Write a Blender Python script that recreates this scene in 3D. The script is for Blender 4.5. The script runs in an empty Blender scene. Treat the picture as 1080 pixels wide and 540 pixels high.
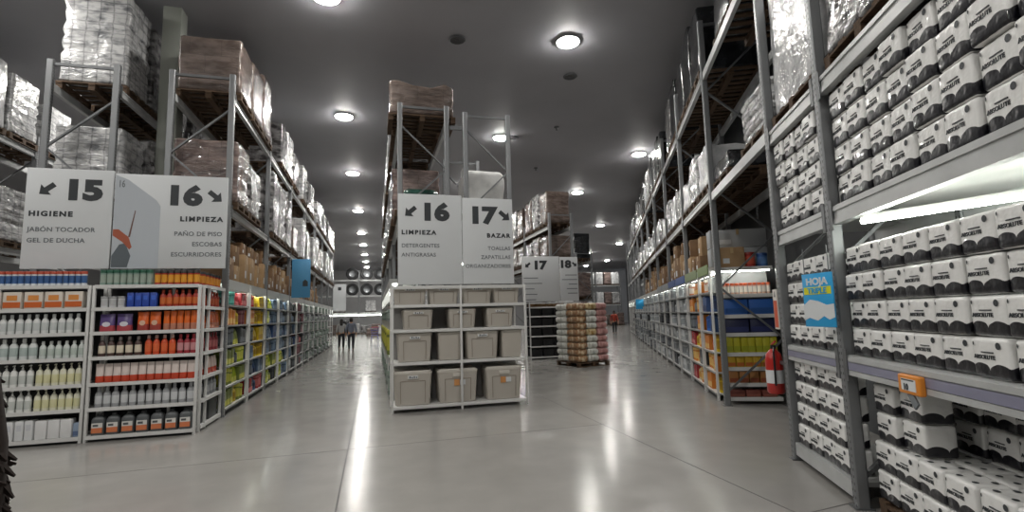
import bpy, bmesh, math, random
from mathutils import Vector, Matrix, noise
random.seed(7)
PI = math.pi
C = bpy.context.scene.collection
PHI = 0.4408
CEIL = 8.1

# ------------------------------------------------------------------ materials
def lin(c):
    if isinstance(c, str):
        c = c.lstrip('#'); c = [int(c[i:i+2], 16)/255 for i in (0, 2, 4)]
    return [x/12.92 if x <= .04045 else ((x+.055)/1.055)**2.4 for x in c] + [1]
MATS = {}
def mat(name, col='#888888', rough=.5, metal=0., emit=0., spec=.5, coat=0.):
    if name in MATS: return MATS[name]
    m = bpy.data.materials.new(name); m.use_nodes = True
    b = m.node_tree.nodes['Principled BSDF']; b.inputs['Base Color'].default_value = lin(col)
    b.inputs['Roughness'].default_value = rough; b.inputs['Metallic'].default_value = metal
    b.inputs['Specular IOR Level'].default_value = spec; b.inputs['Coat Weight'].default_value = coat
    if emit:
        b.inputs['Emission Color'].default_value = lin(col); b.inputs['Emission Strength'].default_value = emit
    MATS[name] = m
    return m
def N(m, t, **kw):
    n = m.node_tree.nodes.new(t)
    for k, v in kw.items():
        if hasattr(n, k): setattr(n, k, v)
        else: n.inputs[k.replace('_', ' ')].default_value = v
    return n
def L(m, a, b): m.node_tree.links.new(a, b)
def bsdf(m): return m.node_tree.nodes['Principled BSDF']
def speckle(m, c2, scale=3., lo=.4, hi=.6, bump=0., bscale=20., detail=4., stretch=None):
    """second colour in blotches (print, dirt, creases) and a bump, in object space"""
    b = bsdf(m); tc = N(m, 'ShaderNodeTexCoord'); src = tc.outputs['Object']
    if stretch:
        mp = N(m, 'ShaderNodeMapping'); mp.inputs['Scale'].default_value = stretch; L(m, src, mp.inputs[0]); src = mp.outputs[0]
    nz = N(m, 'ShaderNodeTexNoise'); nz.inputs['Scale'].default_value = scale; nz.inputs['Detail'].default_value = detail
    L(m, src, nz.inputs['Vector'])
    rp = N(m, 'ShaderNodeValToRGB'); rp.color_ramp.elements[0].position = lo; rp.color_ramp.elements[1].position = hi
    rp.color_ramp.elements[0].color = b.inputs['Base Color'].default_value; rp.color_ramp.elements[1].color = lin(c2)
    L(m, nz.outputs['Fac'], rp.inputs[0]); L(m, rp.outputs[0], b.inputs['Base Color'])
    if bump:
        n2 = N(m, 'ShaderNodeTexNoise'); n2.inputs['Scale'].default_value = bscale; n2.inputs['Detail'].default_value = 3
        L(m, src, n2.inputs['Vector'])
        bp = N(m, 'ShaderNodeBump'); bp.inputs['Strength'].default_value = bump; bp.inputs['Distance'].default_value = .03
        L(m, n2.outputs['Fac'], bp.inputs['Height']); L(m, bp.outputs[0], b.inputs['Normal'])
    return m

steel = speckle(mat('galvanised steel', '#737577', .42, .55), '#636567', 6, .35, .7)
post_steel = mat('perforated steel post', '#8a8c8c', .45, .5)
def perforate(m):
    b = bsdf(m); tc = N(m, 'ShaderNodeTexCoord'); sp = N(m, 'ShaderNodeSeparateXYZ'); L(m, tc.outputs['Object'], sp.inputs[0])
    def mth(op, a, bb):
        n = N(m, 'ShaderNodeMath', operation=op)
        for i, x in enumerate((a, bb)):
            if isinstance(x, (int, float)): n.inputs[i].default_value = x
            else: L(m, x, n.inputs[i])
        return n.outputs[0]
    z = mth('FRACT', mth('MULTIPLY', sp.outputs[2], 18.), 0.)
    z = mth('ABSOLUTE', mth('SUBTRACT', z, .5), 0.)
    y = mth('ABSOLUTE', mth('SUBTRACT', mth('ABSOLUTE', sp.outputs[1], 0.), .02), 0.)
    hole = mth('MULTIPLY', mth('LESS_THAN', z, .2), mth('LESS_THAN', y, .007))
    mx = N(m, 'ShaderNodeMix', data_type='RGBA'); L(m, hole, mx.inputs[0])
    mx.inputs[6].default_value = lin('#828486'); mx.inputs[7].default_value = lin('#3a3b3c'); L(m, mx.outputs[2], b.inputs['Base Color'])
perforate(post_steel)
beam_grey = speckle(mat('pale grey beam paint', '#c0c2c2', .35, .2), '#b2b4b4', 4, .3, .7)
beam_inset = mat('lavender grey price rail', '#85859a', .3, .1)
white_metal = mat('white shelf enamel', '#d2d2d0', .35)
shelf_grey = mat('light grey shelf deck', '#b5b6b4', .4, .1)
dark_panel = mat('dark back panel', '#2b2c2e', .6)
grey_panel = mat('grey back panel', '#77787a', .6)
pallet_wood = speckle(mat('weathered pallet wood', '#57422f', .85), '#3b2c1e', 5, .35, .7, stretch=(1, 8, 8))
card = speckle(mat('brown cardboard', '#836548', .8), '#71563d', 5, .4, .7)
card_light = speckle(mat('pale cardboard', '#a88a66', .8), '#947856', 5, .4, .7)
card_grey = mat('grey white carton', '#a3a6a8', .7)
tape = mat('parcel tape', '#b59c74', .3)
white_pl = mat('white plastic', '#dcdcda', .35)
black_pl = mat('black plastic', '#17181a', .4)
ink = mat('dark sign ink', '#33373b', .5)
ink_soft = mat('grey sign ink', '#6d7276', .5)
sign_white = mat('white sign board', '#d3d6d8', .5)
FILM = {}
def film(name, c1, c2, scale=4., lo=.4, hi=.6, stretch=None, bump=.6, brick=None):
    m = mat(name, c1, .2, coat=.4); speckle(m, c2, scale, lo, hi, bump, 9, stretch=stretch); FILM[name] = m
    if brick:
        w, h, gap, dark = brick; b = bsdf(m); src = b.inputs['Base Color'].links[0].from_socket
        tc = N(m, 'ShaderNodeTexCoord'); sp = N(m, 'ShaderNodeSeparateXYZ'); L(m, tc.outputs['Object'], sp.inputs[0])
        ad = N(m, 'ShaderNodeMath', operation='ADD'); L(m, sp.outputs[0], ad.inputs[0]); L(m, sp.outputs[1], ad.inputs[1])
        cb = N(m, 'ShaderNodeCombineXYZ'); L(m, ad.outputs[0], cb.inputs[0]); L(m, sp.outputs[2], cb.inputs[1])
        bk = N(m, 'ShaderNodeTexBrick'); L(m, cb.outputs[0], bk.inputs['Vector']); bk.inputs['Scale'].default_value = 1
        bk.inputs['Brick Width'].default_value = w; bk.inputs['Row Height'].default_value = h; bk.inputs['Mortar Size'].default_value = gap; bk.inputs['Mortar Smooth'].default_value = 1.
        bk.offset = .5 if dark != 'rolls' else .0
        bk.inputs['Color1'].default_value = (1, 1, 1, 1); bk.inputs['Color2'].default_value = (.78, .78, .78, 1); bk.inputs['Mortar'].default_value = (.5, .5, .51, 1)
        mx = N(m, 'ShaderNodeMix', data_type='RGBA', blend_type='MULTIPLY'); mx.inputs[0].default_value = 1
        L(m, src, mx.inputs[6]); L(m, bk.outputs['Color'], mx.inputs[7]); L(m, mx.outputs[2], b.inputs['Base Color'])
    return m
film_white = film('clear film over white packs', '#c4c4c4', '#77797c', 5, .45, .7, (1, 1, 2.5), brick=(.21, .2, .022, 'rolls'))
film_grey = film('clear film over grey goods', '#9b9a9a', '#464445', 4, .42, .62, (1, 1, 2), brick=(.34, .17, .012, ''))
film_brown = film('clear film over brown cartons', '#70645e', '#524640', 3, .4, .65, (1, 1, 3), brick=(.55, .36, .006, ''))
film_mauve = film('clear film over mauve cartons', '#86756f', '#5f5250', 3, .4, .65, (1, 1, 3), brick=(.42, .26, .008, ''))
film_dark = film('black film wrap', '#26282b', '#101113', 4)
film_pale = film('milky film wrap', '#d7d8d9', '#a6a8aa', 4, .4, .7, bump=.8)

# ------------------------------------------------------------------ mesh builder
class MB:
    def __init__(s): s.v = []; s.f = []; s.mi = []; s.mats = []
    def _m(s, m):
        if m not in s.mats: s.mats.append(m)
        return s.mats.index(m)
    def add(s, vs, fs, m, xf=None):
        o = len(s.v); i = s._m(m)
        for p in vs:
            p = Vector(p); s.v.append(xf @ p if xf else p)
        for f in fs: s.f.append([o+k for k in f]); s.mi.append(i)
        return s
    def box(s, x0, x1, y0, y1, z0, z1, m):
        return s.add([(x, y, z) for x in (x0, x1) for y in (y0, y1) for z in (z0, z1)],
                     [(0, 1, 3, 2), (4, 6, 7, 5), (0, 4, 5, 1), (2, 3, 7, 6), (0, 2, 6, 4), (1, 5, 7, 3)], m)
    def rbox(s, x0, x1, y0, y1, z0, z1, m, r=.01, k=1, mid=1, disp=None, xf=None):
        h = [(x1-x0)/2, (y1-y0)/2, (z1-z0)/2]; c = Vector(((x0+x1)/2, (y0+y1)/2, (z0+z1)/2)); r = min(r, min(h)*.98)
        def par(hh):
            q = [(-(hh-r), -1+i/k) for i in range(k+1)]
            q += [(-(hh-r)+2*(hh-r)*i/mid, 0.) for i in range(1, mid)]
            return q + [((hh-r), i/k) for i in range(k+1)]
        idx = {}; vs = []; fs = []
        def vert(p):
            key = tuple(round(x, 5) for x in p)
            if key not in idx: idx[key] = len(vs); vs.append(Vector(p))
            return idx[key]
        for a in range(3):
            u, w = (a+1) % 3, (a+2) % 3; pu, pw = par(h[u]), par(h[w])
            for sg in (-1, 1):
                g = []
                for iu, du in pu:
                    row = []
                    for iw, dw in pw:
                        d = Vector((0, 0, 0)); d[a] = sg; d[u] = math.tan(du*PI/4); d[w] = math.tan(dw*PI/4)
                        b = Vector((0, 0, 0)); b[a] = sg*(h[a]-r); b[u] = iu; b[w] = iw
                        row.append(vert(b+d.normalized()*r))
                    g.append(row)
                for i in range(len(pu)-1):
                    for j in range(len(pw)-1):
                        q = [g[i][j], g[i+1][j], g[i+1][j+1], g[i][j+1]]
                        if len(set(q)) < 3: continue
                        q = list(dict.fromkeys(q))
                        fs.append(q if sg > 0 else q[::-1])
        out = []
        for p in vs:
            if disp: p = p + disp(p+c)
            out.append(p+c)
        return s.add(out, fs, m, xf)
    def tube(s, p, q, r, m, n=8, r2=None):
        p, q = Vector(p), Vector(q); d = (q-p).normalized(); r2 = r if r2 is None else r2
        a = d.orthogonal().normalized(); b = d.cross(a)
        vs = [p+(a*math.cos(2*PI*i/n)+b*math.sin(2*PI*i/n))*r for i in range(n)] + [q+(a*math.cos(2*PI*i/n)+b*math.sin(2*PI*i/n))*r2 for i in range(n)]
        fs = [(i, (i+1) % n, n+(i+1) % n, n+i) for i in range(n)] + [tuple(range(n))[::-1], tuple(range(n, 2*n))]
        return s.add(vs, fs, m)
    def bar(s, p, q, w, t, m, up=(0, 0, 1)):
        """rectangular bar from p to q: w across (towards up), t thick"""
        p, q = Vector(p), Vector(q); d = (q-p).normalized(); u = Vector(up); u = (u-d*u.dot(d)).normalized(); v = d.cross(u)
        vs = [e+u*a*w/2+v*b*t/2 for e in (p, q) for a, b in ((-1, -1), (1, -1), (1, 1), (-1, 1))]
        return s.add(vs, [(0, 1, 2, 3), (7, 6, 5, 4), (0, 4, 5, 1), (1, 5, 6, 2), (2, 6, 7, 3), (3, 7, 4, 0)], m)
    def lathe(s, prof, n=12, c=(0, 0, 0), sx=1., sy=1.):
        """prof: (radius, z, material of the band above)"""
        rings = []
        for r, z, m in prof:
            if r <= 1e-6: rings.append([len(s.v)]); s.v.append(Vector((c[0], c[1], c[2]+z)))
            else:
                rings.append(list(range(len(s.v), len(s.v)+n)))
                s.v += [Vector((c[0]+sx*r*math.cos(2*PI*i/n), c[1]+sy*r*math.sin(2*PI*i/n), c[2]+z)) for i in range(n)]
        for k in range(len(prof)-1):
            a, b = rings[k], rings[k+1]; mi = s._m(prof[k][2])
            for i in range(n):
                q = [a[i % len(a)], a[(i+1) % len(a)], b[(i+1) % len(b)], b[i % len(b)]]; q = list(dict.fromkeys(q))
                if len(q) > 2: s.f.append(q); s.mi.append(mi)
        return s
    def loft(s, rings, m, n=3, caps=(True, True), xf=None):
        """rings of rounded rectangles: (z, half x, half y, corner radius[, centre x, centre y])"""
        vs = []; fs = []; cnt = 4*(n+1)
        for R_ in rings:
            z, hx, hy, r = R_[:4]; cx, cy = (R_[4:] + (0, 0))[:2] if len(R_) > 4 else (0, 0); r = min(r, hx, hy)
            for qx, qy, a0 in ((1, 1, 0), (-1, 1, PI/2), (-1, -1, PI), (1, -1, 1.5*PI)):
                for i in range(n+1):
                    a = a0+PI/2*i/n; vs.append((cx+qx*(hx-r)+r*math.cos(a), cy+qy*(hy-r)+r*math.sin(a), z))
        for k in range(len(rings)-1):
            for i in range(cnt):
                j = (i+1) % cnt; fs.append((k*cnt+i, k*cnt+j, (k+1)*cnt+j, (k+1)*cnt+i))
        if caps[0]: fs.append(tuple(range(cnt))[::-1])
        if caps[1]: fs.append(tuple(range((len(rings)-1)*cnt, len(rings)*cnt)))
        return s.add(vs, fs, m, xf)
    def poly(s, pts, t, m):
        """a flat outline (s, z) standing in the face plane, thickness t towards -x"""
        n = len(pts); vs = [(0, a, b) for a, b in pts] + [(-t, a, b) for a, b in pts]
        return s.add(vs, [tuple(range(n)), tuple(range(n, 2*n))[::-1]] + [(i, (i+1) % n, n+(i+1) % n, n+i) for i in range(n)], m)
    def mesh(s, name, smooth=40):
        me = bpy.data.meshes.new(name); me.from_pydata(s.v, [], s.f)
        for m in s.mats: me.materials.append(m)
        me.polygons.foreach_set('material_index', s.mi)
        bm = bmesh.new(); bm.from_mesh(me); bmesh.ops.recalc_face_normals(bm, faces=bm.faces); bm.to_mesh(me); bm.free()
        if smooth:
            me.shade_smooth(); me.set_sharp_from_angle(angle=math.radians(smooth))
        me.update(); return me
FONT_CACHE = {}
def text_geo(txt, size, bold=0., align='LEFT', space=1.):
    key = (txt, size, bold, align, space)
    if key not in FONT_CACHE:
        cu = bpy.data.curves.new('lettering', 'FONT'); cu.body = txt; cu.size = size; cu.offset = bold; cu.extrude = .002
        cu.align_x = align; cu.resolution_u = 3; cu.space_character = space
        o = bpy.data.objects.new('lettering', cu); C.objects.link(o); bpy.context.view_layer.update()
        me = bpy.data.meshes.new_from_object(o.evaluated_get(bpy.context.evaluated_depsgraph_get()))
        FONT_CACHE[key] = ([v.co.copy() for v in me.vertices], [list(p.vertices) for p in me.polygons])
        bpy.data.objects.remove(o); bpy.data.curves.remove(cu); bpy.data.meshes.remove(me)
    return FONT_CACHE[key]
FACE = Matrix(((0, 0, -1), (-1, 0, 0), (0, 1, 0)))          # text x -> viewer's right (-s), y -> up, normal -> out of the shelf
def text_mb(mb, txt, size, m, n, s, z, bold=0., align='LEFT', sx=1., space=1.):
    vs, fs = text_geo(txt, size, bold, align, space)
    return mb.add([FACE @ Vector((v.x*sx, v.y, v.z)) + Vector((n, s, z)) for v in vs], fs, m)

# ------------------------------------------------------------------ frames: n runs into the shelf, s to the viewer's left
class Frame:
    def __init__(s, rz): s.rz = rz; s.c = math.cos(rz); s.s = math.sin(rz)
    def w(s, n, t, z=0.): return Vector((s.c*n-s.s*t, s.s*n+s.c*t, z))
RF = Frame(-PHI)             # right rack, n to the right, s away from the camera
LF = Frame(PI)               # faces the left aisle: n = -X, s = -Y
FF = Frame(PI/2)             # faces the camera: n = Y, s = -X
EF = Frame(PI/2-PHI)         # end face of the far right rack: n = along the rack, s = -(depth)
WF = Frame(0)
def tag(o, label, cat, group=None):
    o['label'] = label; o['category'] = cat
    if group: o['group'] = group
    n = len(label.replace(',', ' ').split())
    if n < 4 or n > 16: print('LABEL LENGTH', n, label)
    return o
def link(name, me, parent=None, loc=(0, 0, 0), rz=0.):
    o = bpy.data.objects.new(name, me); C.objects.link(o); o.location = loc; o.rotation_euler = (0, 0, rz)
    if parent: o.parent = parent
    return o
def thing(name, label, cat, F, n, t, z=0., group=None, rz=0.):
    return tag(link(name, None, None, F.w(n, t, z), F.rz+rz), label, cat, group)
def single(name, me, label, cat, F, n, t, z=0., group=None, rz=0.):
    return tag(link(name, me, None, F.w(n, t, z), F.rz+rz), label, cat, group)
def part(name, mb, parent, label=None, loc=(0, 0, 0), rz=0., smooth=40):
    o = link(name, mb if isinstance(mb, bpy.types.Mesh) else mb.mesh(name, smooth), parent, loc, rz)
    if label: o['label'] = label
    return o
def struct(name, mb):
    o = link(name, mb.mesh(name, 30)); o['kind'] = 'structure'; return o
def clone(root, label, F, n, t, z=0., group=None, rz=0.):
    r = root.copy(); C.objects.link(r); r.location = F.w(n, t, z); r.rotation_euler = (0, 0, F.rz+rz); tag(r, label, root['category'], group)
    for ch in list(root.children):
        c = ch.copy(); C.objects.link(c); c.parent = r
        for g in list(ch.children):
            d = g.copy(); C.objects.link(d); d.parent = c
    return r
ORD = 'zeroth first second third fourth fifth sixth seventh eighth ninth tenth eleventh twelfth thirteenth fourteenth fifteenth sixteenth seventeenth eighteenth nineteenth twentieth'.split()
def nth(i): return ORD[i] if i < len(ORD) else '%dth' % i

# ------------------------------------------------------------------ setting
floor_m = mat('polished concrete', '#7e7c79', .15, spec=.2)
def floor_nodes(m):
    b = bsdf(m); tc = N(m, 'ShaderNodeTexCoord')
    a = N(m, 'ShaderNodeTexNoise'); a.inputs['Scale'].default_value = .35; a.inputs['Detail'].default_value = 6; L(m, tc.outputs['Object'], a.inputs['Vector'])
    f = N(m, 'ShaderNodeTexNoise'); f.inputs['Scale'].default_value = 2.2; f.inputs['Detail'].default_value = 8; L(m, tc.outputs['Object'], f.inputs['Vector'])
    mx = N(m, 'ShaderNodeMath', operation='MULTIPLY_ADD'); L(m, f.outputs['Fac'], mx.inputs[0]); mx.inputs[1].default_value = .45; L(m, a.outputs['Fac'], mx.inputs[2])
    rp = N(m, 'ShaderNodeValToRGB'); e = rp.color_ramp.elements; e[0].position = .5; e[1].position = .95
    e[0].color = lin('#868481'); e[1].color = lin('#94928e'); L(m, mx.outputs[0], rp.inputs[0]); L(m, rp.outputs[0], b.inputs['Base Color'])
    r2 = N(m, 'ShaderNodeMapRange'); r2.inputs['From Min'].default_value = .3; r2.inputs['From Max'].default_value = .7
    r2.inputs['To Min'].default_value = .15; r2.inputs['To Max'].default_value = .23; L(m, f.outputs['Fac'], r2.inputs['Value']); L(m, r2.outputs[0], b.inputs['Roughness'])
floor_nodes(floor_m)
ceil_m = speckle(mat('grey painted ceiling', '#a3a3a8', .6), '#9a9a9f', .4, .35, .7)
wall_m = speckle(mat('pale wall paint', '#949495', .7), '#878788', .5, .35, .7)
wall_dark = mat('dark grey wall sheeting', '#4f5153', .7)
joint_m = mat('dark floor joint', '#4b4a48', .6)
NW = 3.4
X0, X1, Y0, Y1 = -24., 46., -7., 72.
struct('floor', MB().box(X0, X1, Y0, Y1, -.2, 0, floor_m))
struct('ceiling', MB().box(X0, X1, Y0, Y1, CEIL, CEIL+.2, ceil_m))
struct('wall_back', MB().box(X0, X1, Y1, Y1+.2, 0, CEIL, wall_m))
struct('wall_left', MB().box(X0-.2, X0, Y0, Y1, 0, CEIL, wall_m))
struct('wall_right', MB().bar((NW*math.cos(PHI)-8*math.sin(PHI), -NW*math.sin(PHI)-8*math.cos(PHI), CEIL/2), (NW*math.cos(PHI)+78*math.sin(PHI), -NW*math.sin(PHI)+78*math.cos(PHI), CEIL/2), CEIL, .1, wall_dark))
struct('wall_front', MB().box(X0, X1, Y0-.2, Y0, 0, CEIL, wall_m))
struct('trim_1', MB().box(-.325, -.31, Y0, Y1, 0, .0012, joint_m))
struct('trim_2', MB().bar((3.25, 10.6, .0006), (3.36, -6.9, .0006), .014, .0012, joint_m, up=(1, 0, 0)))
struct('trim_3', MB().bar((3.36, 3.56, .0006), (5.2, 3.78, .0006), .012, .0012, joint_m, up=(0, 1, 0)))
struct('trim_4', MB().bar((-9, 6.75, .0006), (3.3, 7.2, .0006), .008, .0012, joint_m, up=(0, 1, 0)))
col_m = mat('grey green column paint', '#83867f', .6)
struct('trim_5', MB().rbox(-4.17, -3.83, 11.2, 11.55, 0, CEIL, col_m, .02))

# ceiling lamps
lamp_glow = mat('lit lamp globe', '#fffcf6', .5, emit=110.)
lamp_shell = mat('white lamp housing', '#c8c8c8', .5)
def lamp_root():
    g = MB().lathe([(0, -.055, lamp_glow), (.12, -.05, lamp_glow), (.21, -.034, lamp_glow), (.25, -.015, lamp_glow), (.262, 0, lamp_glow)], 18).mesh('diffuser', 60)
    h = MB().lathe([(.26, 0, lamp_shell), (.275, 0, lamp_shell), (.28, .03, lamp_shell), (.2, .05, lamp_shell), (0, .05, lamp_shell)], 18).mesh('housing', 40)
    return g, h
lg, lh = lamp_root()
k = (CEIL-.12-1.65)/5
lamp_spots = [(x, y) for x, ys in ((-.75, (8, 13, 18.25, 24.75, 31.3, 36.5, 42, 47.2, 52.5, 57)), (3.5, (8.46, 13.77, 19.2, 25.3, 31.8, 37.3, 43, 48.5, 54)),
    (8.29, (9., 14.45, 19.72, 26., 32.6, 38.2, 44, 49.3)), (12.8, (15.3, 20.5, 27.17, 33.6, 39.2, 45)), (17.7, (21.3, 28, 34.45, 40, 45.6)),
    (22.2, (35, 40.5, 45.97, 51.25)), (27.7, (47, 52.6)), (32.4, (53.5,)),
    (-5.2, (2.5, 7.4, 12.5, 17.8, 24.2, 30.7)), (-.75, (-3.5, 2.6)), (3.5, (-3.2, 3.1)), (8.29, (-2.6, 3.6)), (-5.2, (-3.9,)), (-9.7, (1.8, 6.8, 11.9, 17.2)), (12.8, (4, 9.6))) for y in ys]
lrow = {}
for i, (x, y) in enumerate(lamp_spots):
    if y*k > Y1-1.5 or x*k*math.cos(PHI)-y*k*math.sin(PHI) > 2.6: continue
    c = {-9.7: 'far left', -5.2: 'left gondola', -.75: 'left aisle', 3.5: 'middle', 8.29: 'right of middle', 12.8: 'fifth', 17.7: 'sixth', 22.2: 'seventh', 27.7: 'eighth', 32.4: 'ninth'}[x]
    dist = '%d metres' % round(y*k) if y > 0 else '%d metres behind' % round(-y*k)
    t = thing('ceiling_lamp', 'bright round ceiling lamp in the %s row about %s from the viewer' % (c, dist), 'lamp', WF, x*k, y*k, CEIL-.051, 'round lamps on the ceiling')
    part('diffuser', lg, t, 'glowing white globe'); part('housing', lh, t)
vent_m = mat('dark ceiling vent', '#4d4e50', .6)
vent = MB().lathe([(0, 0, vent_m), (.16, 0, vent_m), (.2, -.03, vent_m), (.17, -.05, vent_m), (.05, -.03, vent_m), (0, -.06, vent_m)], 12).mesh('ceiling_vent')
sprk = MB().lathe([(0, 0, vent_m), (.09, 0, vent_m), (.09, -.03, vent_m), (.03, -.05, vent_m), (.03, -.13, vent_m), (0, -.13, vent_m)], 10).mesh('sprinkler')
for x, y, m, nm, wd in ((.27, 8.8, sprk, 'sprinkler', 'nearest the lamp over the left aisle'), (1.85, 11.2, vent, 'ceiling_vent', 'before the second lamp of the left row'), (1.1, 14.2, sprk, 'sprinkler', 'between the first two lamps of the left row'),
                   (5.15, 12.4, vent, 'ceiling_vent', 'above the right aisle entrance'), (6.1, 16.1, sprk, 'sprinkler', 'above the right aisle'), (4.9, 17.4, vent, 'ceiling_vent', 'beside the middle rack top'), (6.9, 21, sprk, 'sprinkler', 'farther along the right aisle')):
    single(nm, m, 'small dark %s on the ceiling %s' % (nm.replace('_', ' '), wd), nm.split('_')[-1], WF, x, y, CEIL)

# ------------------------------------------------------------------ pallet racks
def post_mesh(h, key={}):
    if h not in key:
        mb = MB().loft([(0, .05, .045, .012), (h, .05, .045, .012)], post_steel, 1)
        mb.box(-.075, .075, -.06, .06, 0, .012, steel); key[h] = mb.mesh('post')
    return key[h]
def rack(name, label, F, n0, n1, ss, levels, top, z_first=.0, deep=None, bh=.14, back=True):
    """pallet rack between depth n0 (aisle side) and n1, frames at positions ss"""
    r = thing(name, label, 'rack', F, n0, ss[0], 0, 'pallet racks')
    d = n1-n0-.1
    for q in ss:
        f = part('upright_frame', MB().box(0, d, -.02, .02, top-.1, top-.05, steel), r, loc=(.05, q-ss[0], 0))
        part('post', post_mesh(top), f); part('post', post_mesh(top), f, loc=(d, 0, 0))
        b = MB(); z = .25; k = 0
        while z + .9 < top:
            a, c = ((.04, z), (d-.04, z+.85)) if k % 2 == 0 else ((d-.04, z), (.04, z+.85))
            b.bar((a[0], 0, a[1]), (c[0], 0, c[1]), .045, .03, steel, up=(0, 1, 0)); z += .9; k += 1
        part('bracing', b, f)
    for a, c in zip(ss, ss[1:]):
        lo, hi = min(a, c)-ss[0]+.045, max(a, c)-ss[0]-.045
        for lv in levels:
            for nn in ((.0, d) if back else (0.,)):
                b = MB(); sg = -1 if nn == 0 else 1
                b.box(.05+nn-.03, .05+nn+.03, lo, hi, lv-bh, lv, beam_grey)
                b.box(.05+nn+sg*.03, .05+nn+sg*.042, lo, hi, lv-bh*.3, lv-.012, beam_grey)
                b.box(.05+nn+sg*.03, .05+nn+sg*.042, lo, hi, lv-bh, lv-bh*.75, beam_grey)
                b.box(.05+nn+sg*.045, .05+nn+sg*.052, lo, lo+.06, lv-bh*1.3, lv+.05, steel)
                b.box(.05+nn+sg*.045, .05+nn+sg*.052, hi-.06, hi, lv-bh*1.3, lv+.05, steel)
                part('beam', b, r)
    return r
def pallet_mesh(w, d):
    mb = MB()
    for i in range(5):
        y = -w/2+.05+(w-.1)*i/4; mb.box(-d/2, d/2, y-.05, y+.05, .12, .142, pallet_wood)
    for x in (-d/2+.05, 0, d/2-.05):
        mb.box(x-.05, x+.05, -w/2, w/2, .1, .12, pallet_wood); mb.box(x-.05, x+.05, -w/2, w/2, 0, .02, pallet_wood)
        for y in (-w/2+.06, 0, w/2-.06): mb.box(x-.05, x+.05, y-.05, y+.05, .02, .1, pallet_wood)
    return mb.mesh('pallet', 0)
PAL = {}
def pal(w, d):
    if (w, d) not in PAL: PAL[(w, d)] = pallet_mesh(w, d)
    return PAL[(w, d)]
def load_mesh(w, d, h, m, amp=.03, seed=0, tiers=0, ragged=False):
    def disp(p):
        q = Vector((p.x*2.3+seed*7.1, p.y*2.3, p.z*3.1)); f = noise.noise(q)*amp + noise.noise(q*3.3)*amp*.6
        v = Vector((p.x, p.y, 0)); v = v.normalized() if v.length > 1e-4 else v
        o = v*f
        if tiers: o -= v*amp*.8*(abs(math.sin(p.z/h*PI*tiers)) < .3)
        if ragged and p.z > h*.7: o += Vector((0, 0, noise.noise(Vector((p.x*3+seed, p.y*3, 1)))*.12))
        return o
    return MB().rbox(-d/2, d/2, -w/2, w/2, 0, h, m, .05, 2, max(6, tiers*3), disp).mesh('load', 60)
LOADS = {}
def load_proto(kind, w=1., d=1.1, h=1.2):
    key = (kind, w, d, h)
    if key in LOADS: return LOADS[key]
    m = {'white': film_white, 'grey': film_grey, 'brown': film_brown, 'mauve': film_mauve, 'dark': film_dark, 'pale': film_pale}[kind]
    LOADS[key] = load_mesh(w-.06, d-.06, h, m, .035 if kind != 'brown' else .02, len(LOADS), tiers={'white': 6, 'brown': 3, 'mauve': 4}.get(kind, 0), ragged=kind in ('grey', 'pale') or d > 1.3)
    return LOADS[key]
KW = {'white': 'white packs', 'grey': 'grey goods', 'brown': 'brown cartons', 'mauve': 'mauve cartons', 'dark': 'black goods', 'pale': 'milky white goods'}
def pallet_load(F, n, t, z, kind, where, w=1., d=1.1, h=1.2, rz=0.):
    r = thing('wrapped_pallet', 'wrapped pallet of %s, %s' % (KW[kind], where), 'pallet', F, n, t, z, 'wrapped pallets on the racks', rz)
    part('pallet', pal(w, d), r, 'bare wooden pallet'); part('load', load_proto(kind, w, d, h), r, loc=(0, 0, .143))
    return r

# left rack beside aisle 16
YS = [10.25+3.5*i for i in range(8)]
rack('pallet_rack', 'long grey pallet rack along the left side of the left aisle', LF, 2.55, 3.65, [-y for y in YS], (3.76, 5.9), 6.3)
kinds2 = ['mauve', 'grey', None, 'grey', 'white', 'grey', 'brown', None, 'white', 'grey', None, 'white', 'white', 'mauve', 'grey', None, 'white', 'grey', 'white', 'grey', 'white']
hs2 = [1.2, 1.05, 0, 1.55, 1.5, 1.4, .8, 0, 1.45, 1.2, 0, 1.3, 1.5, 1.1, 1.2, 0, 1.4, 1.3, 1.2, 1.4, 1.3]
kinds3 = ['brown', 'brown', 'mauve', None, 'grey', 'white', 'grey', None, 'white', 'grey', 'white', None, 'grey', 'white', 'grey', 'white', None, 'grey', 'white', 'grey', 'white']
hs3 = [1.1, 1.2, 1.45, 0, 1.2, 1.3, 1.1, 0, 1.3, 1.1, 1.2, 0, 1.0, 1.2, 1.3, 1.1, 0, 1.2, 1.1, 1.0, 1.2]
for i in range(21):
    b, j = divmod(i, 3); y = YS[b]+.68+1.07*j
    if kinds2[i]: pallet_load(LF, 3.06, -y, 3.76, kinds2[i], '%s along the lower beam of the left rack' % nth(i+1), 1., 1.14, hs2[i])
    if kinds3[i]: pallet_load(LF, 3.06, -y, 5.9, kinds3[i], '%s along the top beam of the left rack' % nth(i+1), 1., 1.14, hs3[i])
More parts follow.
